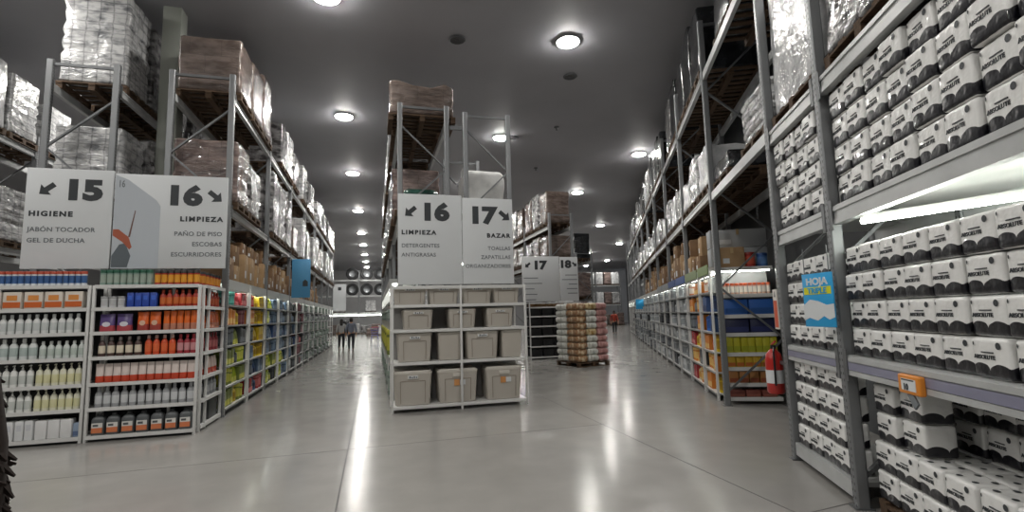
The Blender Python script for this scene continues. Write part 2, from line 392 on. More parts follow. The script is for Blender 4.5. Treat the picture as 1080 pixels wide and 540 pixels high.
# back to back partner (aisle 15) and the rack across aisle 15
rack('pallet_rack', 'grey pallet rack behind the aisle 15 sign', LF, 4.42, 5.52, [-10.25, -13.75, -17.25], (3.76, 5.9), 6.3)
for i, (y, kd, h) in enumerate(((11.0, 'white', 1.35), (12.1, 'grey', 1.5), (14.5, 'grey', 1.4))):
    pallet_load(LF, 4.97, -y, 3.76, kd, '%s on the lower beam behind the aisle 15 sign' % nth(i+1), 1., 1.1, h)
for i, (y, kd, h) in enumerate(((11.0, 'white', 1.8), (12.1, 'grey', 1.85), (13.18, 'grey', 1.6), (14.5, 'grey', 1.8))):
    pallet_load(LF, 4.97, -y, 5.9, kd, '%s on the top beam behind the aisle 15 sign' % nth(i+1), 1., 1.1, h)
rack('pallet_rack', 'grey pallet rack at the far left edge across aisle 15', LF, 7.8, 8.9, [-10.9, -14.4, -17.9], (3.42, 5.83), 6.2)
for i, (y, kd, z, h) in enumerate(((11.6, 'white', 3.42, 1.3), (12.75, 'white', 3.42, 1.25), (13.85, 'white', 3.42, 1.2), (15.2, 'grey', 3.42, 1.3), (11.6, 'grey', 5.83, 1.5), (12.75, 'pale', 5.83, 1.55), (13.85, 'white', 5.83, 1.4), (15.2, 'white', 5.83, 1.2))):
    pallet_load(LF, 8.33, -y, z, kd, '%s along the %s beam at the far left edge' % (nth(i % 4+1), 'lower' if z < 5 else 'top'), 1., 1.1, h)
# racks 16 and 17 in the middle
YM = [10.45+3.4*i for i in range(8)]
rack('pallet_rack', 'grey pallet rack behind the middle aisle 16 sign', WF, .45, 1.52, YM, (3.72, 5.8), 6.1)
rack('pallet_rack', 'short grey pallet rack behind the aisle 17 sign', WF, 1.82, 2.86, YM[:2], (3.72,), 6.0)
for i in range(15):
    b, j = divmod(i, 3); y = YM[b]+.64+1.04*j
    kd = ['brown', 'mauve', 'white', 'grey', 'white', 'grey', 'white', 'grey', 'white', 'grey', 'mauve', 'grey', 'white', 'grey', 'white'][i]
    if i: pallet_load(WF, .93, y, 3.72, kd, '%s along the lower beam of the middle rack' % nth(i+1), .98, 1.14, [1.1, 1.2, 1.3, 1.5][i % 4])
    pallet_load(WF, .93+.05*(i == 0), y, 5.8, 'brown' if i < 2 else kd, '%s along the top beam of the middle rack' % nth(i+1), .98, 1.42 if i == 0 else 1.14, [.72, .85, 1.1, 1.2][min(i, 3)])
tie = MB().box(1.54, 1.80, 10.42, 10.48, 5.6, 5.68, steel); tag(link('rack_tie', tie.mesh('rack_tie')), 'short steel tie joining the two middle rack frames', 'tie')
green_f = film('green bag film', '#24423a', '#16302a', 3, bump=.4)
bagm = lambda m, w, d, h, sd: load_mesh(w, d, h, m, .05, sd)
gb = MB().rbox(-.4, .4, -.42, .42, 0, .5, green_f, .2, 4, 5, lambda p: Vector((noise.noise(p*3)*.04, noise.noise(p*3+Vector((5, 0, 0)))*.04, 0))).mesh('green_bag', 60)
bp = MB().box(-.45, .45, -.47, .47, .0, .02, pallet_wood)
r = thing('wrapped_bundle', 'dark green bagged bundle on the beam above the middle 16 sign', 'bundle', WF, .95, 11.05, 3.72)
part('bundle', gb, r, loc=(0, 0, .143)); part('pallet', pal(.95, 1.1), r)
r = thing('bulk_bag', 'big white bulk bag on the beam above the aisle 17 sign', 'bag', WF, 2.33, 11.1, 3.72)
wb = mat('white woven bag', '#cfcfcd', .6); speckle(wb, '#b9b9b8', 5, .4, .7, .3, 8)
part('sack', MB().rbox(-.44, .44, -.45, .45, 0, .95, wb, .12, 3, 6, lambda p: Vector((noise.noise(p*2.2)*.05, noise.noise(p*2.2+Vector((5, 0, 0)))*.05, 0))), r, loc=(0, 0, .143)); part('pallet', pal(.95, 1.), r)
b = MB()
for y in (-.12, .12): b.bar((-.2, y-.3, .85), (-.2, y-.3, 1.05), .05, .01, wb, up=(0, 1, 0)); 
b.box(-.206, -.2, -.44, -.16, 1.03, 1.05, wb); part('lifting_strap', b, r, loc=(-.235, .28, .143))

# rack 18 across aisle 17
rack('pallet_rack', 'narrow grey pallet rack behind the far 17 and 18 signs', WF, 6.6, 7.62, [18.75, 22.15, 25.55, 28.95], (3.75, 5.1), 5.6)
for i in range(9):
    b, j = divmod(i, 3); y = 18.75+3.4*b+.64+1.04*j
    pallet_load(WF, 7.1, y, 5.1, ['brown', 'grey', 'mauve'][i % 3], '%s along the top beam behind the 18 sign' % nth(i+1), .98, 1.05, [1.3, 1.45, 1.4][i % 3])
    pallet_load(WF, 7.1, y, 3.75, ['brown', 'brown', 'grey'][i % 3], '%s along the lower beam behind the 18 sign' % nth(i+1), .98, 1.05, [.85, .95, .8][i % 3])
rack('pallet_rack', 'distant pallet rack right of the 18 sign', WF, 12.1, 13.2, [29.5, 32.9, 36.3], (2.5, 4.9), 5.4)
for i in range(6):
    b, j = divmod(i, 3); y = 29.5+3.4*b+.64+1.04*j
    pallet_load(WF, 12.65, y, 2.5, 'mauve', '%s on the lower beam of the distant right rack' % nth(i+1), .98, 1.1, 1.5)
    pallet_load(WF, 12.65, y, 4.9, 'dark', '%s on the top beam of the distant right rack' % nth(i+1), .98, 1.1, 1.6)
    pallet_load(WF, 12.65, y, 0, 'mauve', '%s on the floor under the distant right rack' % nth(i+1), .98, 1.1, 1.9)

# ------------------------------------------------------------------ right rack (diagonal)
NR = 1.95
SR = [9.5+3.3*i for i in range(11)]
rack('pallet_rack', 'long grey pallet rack along the right side of the right aisle', RF, NR, NR+1.1, SR, (3.78, 5.97), 7.0)
# near run with decks
nearS = [1.9, 4.82, 6.24]
r = rack('pallet_rack', 'nearest grey pallet rack on the right, stacked with toilet paper', RF, NR, NR+1.1, nearS, (1.24, 2.5, 3.67), 7.0, bh=.16)
for a, c in zip(nearS, nearS[1:]):
    lo, hi = a-nearS[0]+.05, c-nearS[0]-.05
    for lv in (1.24, 2.5): part('shelf_deck', MB().box(.085, 1.01, lo, hi, lv-.04, lv-.001, shelf_grey), r)
    if a > 3:
        b = MB().box(.02, .08, lo, hi, .06, .19, beam_grey); b.box(.08, 1.0, lo, hi, .15, .188, shelf_grey); part('beam', b, r)
    part('back_panel', MB().box(1.055, 1.065, lo, hi, .05, 2.46, grey_panel), r)
    for lv in (1.24,):
        part('price_rail', MB().box(.004, .0085, lo+.06, hi-.06, lv-.115, lv-.055, beam_inset), r, 'lavender grey price rail')
# bridge beams over the passage
r = thing('bridge_beams', 'steel beams bridging the passage between the two right racks', 'beam', RF, NR, 6.3, 0)
for lv in (3.72, 5.97):
    for nn in (.05, 1.05): part('beam', MB().box(nn-.03, nn+.03, 0, 3.14, lv-.14, lv, beam_grey), r)
# goods on the upper levels of the right racks
for i, (s, z, kd, w, h) in enumerate(((5.53, 3.67, 'pale', 1.2, 1.7), (4.1, 3.67, 'grey', 1.2, 1.5), (2.8, 3.67, 'pale', 1.1, 1.4))):
    pallet_load(RF, NR+.6, s, z, kd, '%s from the passage above the toilet paper' % nth(i+1), w, 1.1, h)
for i, (s, z, kd, w, h) in enumerate(((6.95, 3.72, 'white', 1.1, .62), (8.85, 3.72, 'dark', 1.1, .3))):
    pallet_load(RF, NR+.6, s, z, kd, 'on the bridge beams, %s from the near upright' % nth(i+1), w, 1.1, h)
for i, s in enumerate((6.95, 8.1, 9.0+.25)):
    if i < 2: pallet_load(RF, NR+.6, s, 5.97, 'dark', '%s on the top beams over the passage' % nth(i+1), 1.05, 1.1, 1.5)
rk = random.Random(3)
for i in range(24):
    b, j = divmod(i, 3); s = SR[b]+.62+1.02*j
    pallet_load(RF, NR+.57, s, 3.78, ['pale', 'white', 'pale', 'grey'][i % 4], '%s along the lower beam of the long right rack' % nth(i+1), .96, 1.14, [.75, .9, .62, .8][i % 4])
    if i % 7 != 5: pallet_load(RF, NR+.57, s, 5.97, ['dark', 'dark', 'grey', 'dark', 'grey', 'white'][i % 6] if i > 2 else 'dark', '%s along the top beam of the long right rack' % nth(i+1), .96, 1.14, [1.3, 1.5, 1.2, 1.4][i % 4])
# end face shelving of the far rack, seen through the passage
def E_(n, dep): return n, -dep
r = thing('end_shelving', 'grey shelving in the end face of the long right rack by the passage', 'shelf', EF, 9.62, -(NR+.55), 0)
for z in (.12, .36, .63, .88, 1.22, 1.54, 1.9, 2.38):
    b = MB().box(0, .34, -.43, .43, z-.03, z, white_metal); b.box(-.015, .0, -.43, .43, z-.06, z+.005, white_metal); part('shelf', b, r)
part('back_panel', MB().box(.34, .35, -.43, .43, .05, 2.38, grey_panel), r)
strip_glow = mat('lit shelf tube', '#fbfff4', .5, emit=14.)
part('light_tube', MB().tube((.06, -.4, 2.32), (.06, .4, 2.32), .018, strip_glow), r, 'glowing tube')

# ------------------------------------------------------------------ toilet paper
PW, PD, PH = .282, .2, .222
tp_m = mat('white pack with black scalloped foot', '#e3e3e1', .28, coat=.3)
def tp_nodes(m):
    b = bsdf(m); tc = N(m, 'ShaderNodeTexCoord'); sp = N(m, 'ShaderNodeSeparateXYZ'); L(m, tc.outputs['Object'], sp.inputs[0])
    def mth(op, a, bb=0.):
        n = N(m, 'ShaderNodeMath', operation=op)
        for i, x in enumerate((a, bb)):
            if isinstance(x, (int, float)): n.inputs[i].default_value = x
            else: L(m, x, n.inputs[i])
        return n.outputs[0]
    u = mth('ADD', mth('ADD', sp.outputs[0], sp.outputs[1]), .24)
    sc = mth('ABSOLUTE', mth('SINE', mth('MULTIPLY', u, PI/.141)))
    edge = mth('ADD', mth('MULTIPLY', mth('POWER', sc, .45), .04), .043)
    black = mth('LESS_THAN', sp.outputs[2], edge)
    foot = mth('GREATER_THAN', sp.outputs[2], .006)
    k = mth('MULTIPLY', black, foot)
    mx = N(m, 'ShaderNodeMix', data_type='RGBA'); L(m, k, mx.inputs[0]); mx.inputs[6].default_value = lin('#e4e4e2'); mx.inputs[7].default_value = lin('#15151c'); L(m, mx.outputs[2], b.inputs['Base Color'])
    nz = N(m, 'ShaderNodeTexNoise'); nz.inputs['Scale'].default_value = 14; L(m, tc.outputs['Object'], nz.inputs['Vector'])
    bp = N(m, 'ShaderNodeBump'); bp.inputs['Strength'].default_value = .45; bp.inputs['Distance'].default_value = .02; L(m, nz.outputs['Fac'], bp.inputs['Height']); L(m, bp.outputs[0], b.inputs['Normal'])
tp_nodes(tp_m)
def tp_mesh(sd):
    def disp(p):          # two rolls bulge the front a little
        o = Vector((0, 0, 0)); a = abs(math.sin(p.y/PW*2*PI))
        if abs(p.x) > PD*.4: o.x = math.copysign(.008*a-.004, p.x)
        o.z = noise.noise(p*9+Vector((sd*3, 0, 0)))*.004
        return o
    mb = MB().rbox(-PD/2, PD/2, -PW/2+.003, PW/2-.003, .002, PH-.004, tp_m, .022, 2, 8, disp)
    text_mb(mb, 'ABSOLUTE', .031, ink, -PD/2-.0045, .115, .105, .0006, 'LEFT', 1.05)
    mb.box(-PD/2-.0075, -PD/2+.01, -.03, .055, .138, .144, ink)
    mb.add([(-PD/2-.0065, -.075+.019*math.cos(2*PI*i/12), .178+.019*math.sin(2*PI*i/12)) for i in range(12)], [tuple(range(12))], ink)
    mb.add([(-PD/2-.0055, .11+.006*math.cos(2*PI*i/6), .185+.012*math.sin(2*PI*i/6)) for i in range(6)], [tuple(range(6))], ink)
    for x in (-.05, .05):
        for y in (-.07, .07): mb.add([(x+.017*math.cos(2*PI*i/10), y+.022*math.sin(2*PI*i/10), PH-.0005) for i in range(10)], [tuple(range(10))], ink)
    return mb.mesh('toilet_paper_pack', 50)
TP = [tp_mesh(i) for i in range(3)]
rt = random.Random(11)
def tp(n, s, z, label, rz=0., grp='toilet paper packs'):
    return single('toilet_paper_pack', TP[rt.randrange(3)], label, 'toilet paper', RF, n+rt.uniform(-.008, .008), s+rt.uniform(-.003, .003), z, grp, rz+rt.uniform(-.02, .02))
TIER = ['bottom', 'second', 'third', 'fourth', 'fifth']
def tp_wall(n, s_hi, count, z, tiers, where, grp, skip=(), pitch=PW+.004, jit=0., tall=1.):
    for k in range(tiers):
        for i in range(count):
            if (i, k) in skip: continue
            q = tp(n+(rt.uniform(-jit, jit) if jit else 0), s_hi-PW/2-pitch*i, z+k*(PH+.001)*tall, 'toilet paper pack, %s from left, %s tier, %s' % (nth(i+1), TIER[k], where), 0, grp)
            q.scale.z = tall
near, narrow = 'widest near bay', 'narrow bay'
tp_wall(NR+.16, 4.72, 8, 1.241, 4, 'middle shelf of the nearest bay', 'packs on the middle shelf of the nearest bay', jit=.012)
tp_wall(NR+.16, 4.72, 9, 2.501, 4, 'top shelf of the nearest bay', 'packs on the top shelf of the nearest bay', jit=.02, tall=1.1)
tp_wall(NR+.16, 6.15, 4, 1.241, 4, 'middle shelf of the narrow bay', 'packs on the middle shelf of the narrow bay', jit=.012)
tp_wall(NR+.16, 6.15, 4, 2.501, 4, 'top shelf of the narrow bay', 'packs on the top shelf of the narrow bay', jit=.02, tall=1.1)
tp_wall(NR+.16, 6.15, 4, .19, 4, 'lowest shelf of the narrow bay', 'packs on the lowest shelf of the narrow bay', jit=.012)
ZN = .144
tp_wall(NR+.22, 4.66, 8, ZN, 2, 'front row on the lowest level nearest', 'packs in front on the lowest level nearest the viewer')
tp_wall(NR+.43, 4.66, 8, ZN, 2, 'second row on the lowest level nearest', 'packs in the second row on the lowest level')
tp_wall(NR+.64, 4.08, 6, ZN, 4, 'back row on the lowest level nearest', 'packs in the back row on the lowest level')
for kk in (2, 3):
    for i in range(2): tp(NR+.24+.03*i, 4.64-PW/2-.287*i, ZN+kk*(PH+.001), 'toilet paper pack, %s from left, %s tier of the corner stack, lowest level nearest' % (nth(i+1), TIER[kk]), 0, 'packs of the corner stack on the lowest level')
    for i in range(2): tp(NR+.62, 4.64-PW/2-.287*i, ZN+kk*(PH+.001), 'toilet paper pack, %s from left, %s tier behind the corner stack' % (nth(i+1), TIER[kk]), 0, 'packs behind the corner stack on the lowest level')
for i, s_ in enumerate((4.1, 3.0)): single('pallet', pallet_mesh(1.08, .9), 'low wooden pallet, %s from left, under the nearest toilet paper packs' % nth(i+1), 'pallet', RF, NR+.55, s_, 0, 'pallets under the packs')
# blue hanging sign, price holder, orange card, extinguisher
blue = mat('bright blue print', '#2f9fd8', .4); yellow_ink = mat('yellow print', '#d9d62a', .4)
r = thing('shelf_sign', 'blue hanging sign reading HOJA TRIPLE on the upright between near bays', 'sign', RF, NR-.1, 4.9, 1.47, rz=.3)
part('board', MB().rbox(-.006, .006, -.185, .185, 0, .47, blue, .004), r)
part('lettering', text_mb(MB(), 'HOJA', .085, sign_white, -.008, 0, .37, .003, 'CENTER', 1.25), r, 'white lettering HOJA')
b = MB(); b.box(-.0085, -.006, -.165, .165, .285, .35, yellow_ink); part('band', b, r, 'yellow green band')
part('lettering', text_mb(MB(), 'TRIPLE', .068, blue, -.0105, 0, .294, .002, 'CENTER', 1.15), r, 'blue lettering TRIPLE')
b = MB().poly([(.185, .19), (.1, .24), (0, .225), (-.1, .19), (-.185, .2), (-.185, .085), (-.12, .065), (-.06, .095), (.02, .055), (.12, .08), (.185, .055)], .0035, sign_white); part('paper_picture', b, r, 'white paper sheet picture', loc=(-.0055, 0, 0))
b = MB()
for y in (-.15, .15): b.tube((0, y, .47), (.0, y, .7), .004, steel, 6)
part('hook', b, r)
orange = mat('orange plastic', '#d9862c', .4); red_ink = mat('red orange print', '#c9502c', .4)
r = thing('price_holder', 'orange price holder on the near middle beam', 'price tag', RF, NR-.005, 3.79, 1.045)
part('case', MB().rbox(-.03, .012, -.12, .12, .02, .145, orange, .012, 2), r)
b = MB().box(-.033, -.03, -.085, .075, .045, .12, sign_white); b.box(-.0335, -.033, -.07, .07, .108, .117, ink); part('price_card', b, r, 'white price card')
b = MB(); text_mb(b, '10', .055, ink, -.034, .05, .05, .002); part('lettering', b, r)
b = MB().bar((-.01, .03, .03), (-.02, -.06, -.05), .05, .012, ink_soft, up=(0, 1, 0)); part('bracket', b, r, 'dark grey clip')
r = thing('shelf_card', 'slim orange and white card on the upright above the fire extinguisher', 'sign', RF, NR+.02, 6.44, 1.4)
b = MB().box(-.006, .006, -.07, .07, 0, .46, mat('white card', '#d9d6d0', .5)); part('board', b, r)
part('orange_print', MB().box(-.0085, -.006, -.055, .055, .02, .33, red_ink), r, 'orange print')
part('mark', MB().poly([(.02, .37), (-.02, .37), (0, .44)], .002, ink), r, loc=(-.006, 0, 0))
ext_red = mat('fire extinguisher red', '#b3221c', .3, coat=.4)
r = thing('fire_extinguisher', 'red fire extinguisher hanging by the passage in the right rack', 'extinguisher', RF, NR-.03, 6.52, .66)
part('cylinder', MB().lathe([(0, 0, ext_red), (.08, 0, ext_red), (.095, .02, ext_red), (.095, .38, ext_red), (.08, .45, ext_red), (.045, .49, ext_red), (.03, .51, ext_red), (0, .51, ext_red)], 20), r)
part('valve', MB().lathe([(.03, .505, black_pl), (.03, .55, black_pl), (0, .55, black_pl)], 10).bar((0, .03, .56), (0, -.1, .6), .02, .015, ext_red), r, 'black valve with red lever')
part('label', MB().lathe([(.0965, .12, sign_white), (.0965, .27, sign_white)], 20), r, 'white label')
part('hose', MB().tube((0, -.03, .53), (-.03, -.11, .48), .011, black_pl).tube((-.03, -.11, .48), (-.03, -.105, .1), .011, black_pl), r, 'black rubber hose')
part('bracket', MB().bar((.05, -.07, .36), (.05, -.235, .36), .04, .03, steel), r)
# tube light under the deck
r = thing('shelf_light', 'lit white tube light under the deck over the near paper packs', 'lamp', RF, NR+.03, 4.3, 2.29)
part('tube', MB().tube((0, 0, 0), (.9, -1.03, 0), .02, mat('lit near tube', '#fbfff4', .5, emit=22.), 10), r, 'glowing tube')
part('batten', MB().bar((0, 0, .032), (.9, -1.03, .032), .03, .02, white_metal, up=(0, 0, 1)), r)

# ------------------------------------------------------------------ products
PM = {}
def pm(hexa, rough=.4):
    return mat('product colour ' + hexa, hexa, rough)
def bottle(h, r, body, cap, label=None, sx=.75, n=10):
    key = ('b', h, r, body, cap, label)
    if key not in PM:
        B, Cc, Lb = pm(body), pm(cap), pm(label or body)
        PM[key] = MB().lathe([(0, 0, B), (r*.92, 0, B), (r, .03*h, B), (r, .16*h, B), (r*1.015, .17*h, Lb), (r*1.015, .55*h, Lb), (r, .56*h, B), (r*.95, .66*h, B), (r*.62, .76*h, B), (r*.4, .8*h, B), (r*.38, .82*h, B),
                              (r*.5, .825*h, Cc), (r*.47, .98*h, Cc), (r*.4, h, Cc), (0, h, Cc)], n, sx=sx).mesh('bottle', 50)
    return PM[key]
def pump(h, r, body, cap, label):
    key = ('p', h, r, body, cap, label)
    if key not in PM:
        B, Cc, Lb = pm(body), pm(cap), pm(label)
        mb = MB().lathe([(0, 0, B), (r*.95, 0, B), (r, .03*h, B), (r, .12*h, B), (r*1.01, .125*h, Lb), (r*1.01, .5*h, Lb), (r, .505*h, B), (r*.9, .68*h, B), (r*.5, .76*h, B), (r*.3, .78*h, Cc), (r*.3, .86*h, Cc), (r*.14, .87*h, Cc), (r*.14, .94*h, Cc), (r*.3, .945*h, Cc), (r*.3, h, Cc), (0, h, Cc)], 10, sx=.75)
        mb.bar((0, 0, .975*h), (-r*.9, 0, .955*h), r*.2, r*.25, Cc); PM[key] = mb.mesh('bottle', 50)
    return PM[key]
def tub(h, r, body, lid, label=None):
    key = ('t', h, r, body, lid, label)
    if key not in PM:
        B, Cc, Lb = pm(body), pm(lid), pm(label or body)
        PM[key] = MB().lathe([(0, 0, B), (r*.94, 0, B), (r*.96, .08*h, B), (r*.97, .18*h, Lb), (r*.98, .7*h, B), (r, .78*h, B), (r*1.04, .8*h, Cc), (r*1.04, .97*h, Cc), (r*.98, h, Cc), (0, h, Cc)], 12).mesh('tub', 50)
    return PM[key]
def pouch(w, h, d, c1, c2, c3=None):
    key = ('q', w, h, d, c1, c2, c3)
    if key not in PM:
        mb = MB(); A, B = pm(c1, .25), pm(c2, .25)
        R_ = [(0, d*.35, w*.46, d*.3), (.04*h, d*.5, w*.5, d*.4), (.35*h, d*.46, w*.49, d*.4)]
        mb.loft(R_, B, 2, (True, False)); mb.loft([R_[-1], (.7*h, d*.3, w*.48, d*.3), (.92*h, d*.06, w*.49, d*.05), (h, .004, w*.48, .003)], A, 2, (False, True))
        if c3:
            mb.add([(-d*.49-.002, w*.27*math.cos(2*PI*i/12), h*.42+h*.14*math.sin(2*PI*i/12)) for i in range(12)], [tuple(range(12))], pm(c3))
        PM[key] = mb.mesh('pouch', 50)
    return PM[key]
def jug(w, d, h, body, lab, lab2, cap):
    key = ('j', w, d, h, body, lab, lab2)
    if key not in PM:
        B = pm(body); mb = MB()
        mb.loft([(0, d*.47, w*.47, .03), (.03*h, d/2, w/2, .035), (.72*h, d/2, w/2, .035), (.82*h, d*.42, w*.42, .04), (.9*h, d*.2, w*.2, .03)], B, 3)
        mb.lathe([(w*.2, .9*h, pm(cap)), (w*.2, h, pm(cap)), (0, h, pm(cap))], 10)
        mb.box(-d/2-.004, -d/2+.006, -w*.4, w*.4, .12*h, .36*h, pm(lab2)); mb.box(-d/2-.004, -d/2+.006, -w*.4, w*.4, .362*h, .58*h, pm(lab)); mb.box(-d/2-.006, -d/2+.006, -w*.1, w*.3, .42*h, .52*h, pm(body))
        PM[key] = mb.mesh('jug', 50)
    return PM[key]
def pack(w, d, h, c, band=None, spot=None):
    key = ('k', w, d, h, c, band, spot)
    if key not in PM:
        mb = MB().rbox(-d/2, d/2, -w/2, w/2, 0, h, pm(c), .012, 1)
        if band: mb.box(-d/2-.003, -d/2+.01, -w*.46, w*.46, .1*h, .42*h, pm(band))
        if spot: mb.box(-d/2-.004, -d/2+.01, -w*.28, w*.28, .5*h, .8*h, pm(spot))
        PM[key] = mb.mesh('packet', 40)
    return PM[key]
def carton_mesh(w, d, h, m):
    key = ('c', w, d, h, m.name)
    if key not in PM:
        mb = MB().rbox(-d/2, d/2, -w/2, w/2, 0, h, m, .012, 1)
        mb.box(-d/2-.002, d/2+.002, -.025, .025, h*.7, h+.002, tape); mb.box(-d/2-.0025, -d/2+.005, w*.12, w*.38, h*.2, h*.45, sign_white)
        PM[key] = mb.mesh('carton', 40)
    return PM[key]
rj = random.Random(5)
def row(F, me, name, cat, desc, where, s_left, pitch, count, n, z, group=None, off=0, jr=.06, rz=0.):
    for i in range(count):
        single(name, me, '%s, %s from left, %s' % (desc, nth(i+1+off), where), cat, F, n+rj.uniform(-.006, .006), s_left-pitch*(i+.5), z, group or (desc + 's, ' + where), rz+rj.uniform(-jr, jr))

def gondola(label, F, n, s0, w, d, zs, end='none'):
    """white shop shelving: s0 = left end seen from the front, width w"""
    r = thing('shelving_unit', label, 'shelving', F, n, s0-w/2, 0)
    for y in (w/2-.02, -w/2+.02):
        for x in (0., d-.04): part('post', MB().rbox(x, x+.04, y-.02, y+.02, 0, zs[-1], white_metal, .004), r)
    for z in zs:
        b = MB().box(.0, d-.02, -w/2+.04, w/2-.04, z-.025, z, white_metal); b.box(-.012, .0, -w/2+.03, w/2-.03, z-.045, z+.006, white_metal); part('shelf', b, r)
    part('back_panel', MB().box(d-.018, d-.004, -w/2+.04, w/2-.04, .06, zs[-1]-.03, dark_panel), r, 'dark back panel')
    part('kick_plate', MB().box(.06, .075, -w/2+.04, w/2-.04, .0, .06, dark_panel), r)
    return r
ZA = [.085, .475, .825, 1.2, 1.56, 1.912, 2.245]
gondola('white gondola of toiletries under the aisle 15 sign', FF, 8.85, 5.4, 1.38, .5, ZA)
gondola('white gondola of red and orange cleaners under the left 16 sign', FF, 8.85, 4.0, 1.42, .5, ZA)
gondola('white side gondola of cleaners facing the left aisle', LF, 2.575, -9.02, 1.14, .45, ZA)
wA = lambda k: '%s shelf under the 15 sign' % ['lowest', 'second', 'third', 'fourth', 'fifth', 'sixth', 'top'][k]
wB = lambda k: '%s shelf under the left 16 sign' % ['lowest', 'second', 'third', 'fourth', 'fifth', 'sixth', 'top'][k]
wC = lambda k: '%s shelf of the side gondola' % ['lowest', 'second', 'third', 'fourth', 'fifth', 'sixth', 'top'][k]
nA = 8.94
row(FF, pack(.1, .12, .27, '#d9dadb', None, '#c9cbd0'), 'packet', 'packet', 'white packet', wA(0), 5.3, .115, 6, nA, ZA[0])
row(FF, pack(.14, .12, .26, '#dcdcdc', None, None), 'packet', 'packet', 'plain white packet', wA(0), 4.6, .15, 3, nA, ZA[0])
row(FF, pack(.09, .1, .2, '#8f9fb5', '#5a6c8c'), 'packet', 'packet', 'blue grey packet', wA(0), 4.15, .1, 1, nA, ZA[0])
for k_, (c2, n1) in ((1, ('#d6d3a8', 7)), (2, ('#d6d3a8', 7))):
    row(FF, pump(.3, .043, '#dfe0dd', '#dfe0dd', '#c2c6c2'), 'bottle', 'bottle', 'white pump bottle', wA(k_), 5.34, .095, n1, nA, ZA[k_])
    row(FF, pump(.3, .043, '#dcdbc6', '#dcdbc6', c2), 'bottle', 'bottle', 'cream pump bottle', wA(k_), 4.66, .095, 6, nA, ZA[k_])
row(FF, bottle(.3, .05, '#d8dcdb', '#dfe2e0', '#aebbb8'), 'bottle', 'bottle', 'white bottle with grey label', wA(3), 5.34, .115, 6, nA, ZA[3])
row(FF, bottle(.25, .042, '#cfd5d2', '#dfe2e0', '#b9c4bd'), 'bottle', 'bottle', 'pale grey bottle', wA(3), 4.64, .094, 6, nA, ZA[3])
row(FF, bottle(.28, .045, '#dcdedd', '#d2d6d5', '#c5cac9'), 'bottle', 'bottle', 'white bottle', wA(4), 5.34, .1, 12, nA, ZA[4])
row(FF, pack(.22, .14, .25, '#d8cfc4', '#c9642f', '#d98f4a'), 'packet', 'packet', 'orange and white packet', wA(5), 5.34, .245, 5, nA, ZA[5])
row(FF, tub(.215, .036, '#d4d8dc', '#b5503c', '#3e6091'), 'tub', 'tub', 'small tub with blue label', wA(6), 5.34, .077, 16, nA, ZA[6])
# B
row(FF, jug(.165, .13, .3, '#55585a', '#d9d7d2', '#d27a50', '#3c3f41'), 'jug', 'jug', 'dark grey jug with orange label', wB(0), 3.94, .186, 7, nA, ZA[0], jr=.03)
row(FF, bottle(.29, .048, '#9b9da0', '#a7a9ab', '#c6c8ca'), 'bottle', 'bottle', 'silver bottle', wB(1), 3.93, .108, 12, nA, ZA[1])
row(FF, pouch(.105, .27, .07, '#d5c8c2', '#c8492e', None), 'pouch', 'pouch', 'white and red pouch', wB(2), 3.93, .108, 12, nA, ZA[2])
row(FF, bottle(.28, .046, '#4f3a36', '#9a9591', '#d7cdb9'), 'bottle', 'bottle', 'brown bottle with cream label', wB(3), 3.93, .115, 5, nA, ZA[3])
row(FF, bottle(.29, .046, '#cf4f29', '#c8a69a', '#d8663a'), 'bottle', 'bottle', 'orange bottle', wB(3), 3.33, .105, 4, nA, ZA[3])
row(FF, bottle(.29, .042, '#9c2c38', '#a8343c', '#c88f92'), 'bottle', 'bottle', 'crimson bottle', wB(3), 2.9, .09, 3, nA, ZA[3])
row(FF, pouch(.2, .26, .09, '#5b4a7e', '#b04a52', '#d6d3dc'), 'pouch', 'pouch', 'purple and red pouch', wB(4), 3.93, .22, 2, nA, ZA[4])
row(FF, pouch(.15, .28, .08, '#d8642c', '#a8463e', '#dcb49a'), 'pouch', 'pouch', 'orange pouch', wB(4), 3.44, .16, 2, nA, ZA[4])
row(FF, pouch(.085, .29, .07, '#dc6a2a', '#c2826a'), 'pouch', 'pouch', 'narrow orange pouch', wB(4), 3.1, .092, 5, nA, ZA[4])
row(FF, tub(.17, .05, '#cfd0d1', '#9b9c9d', '#b9babb'), 'tub', 'tub', 'white tub', wB(5), 3.93, .11, 3, nA, ZA[5])
row(FF, pack(.092, .1, .22, '#2a49a3', None, '#3f66c8'), 'packet', 'packet', 'bright blue packet', wB(5), 3.58, .1, 4, nA, ZA[5])
row(FF, bottle(.26, .043, '#a83527', '#b5472a', '#c96b35'), 'bottle', 'bottle', 'red bottle with orange label', wB(5), 3.16, .088, 6, nA, ZA[5])
row(FF, tub(.235, .042, '#7d958a', '#2f5f4c', '#9aa79c'), 'can', 'can', 'green can', wB(6), 3.95, .086, 8, nA, ZA[6])
row(FF, tub(.225, .043, '#a83a2c', '#3c3a3a', '#d99a33'), 'can', 'can', 'red and yellow can', wB(6), 3.24, .088, 7, nA, ZA[6])
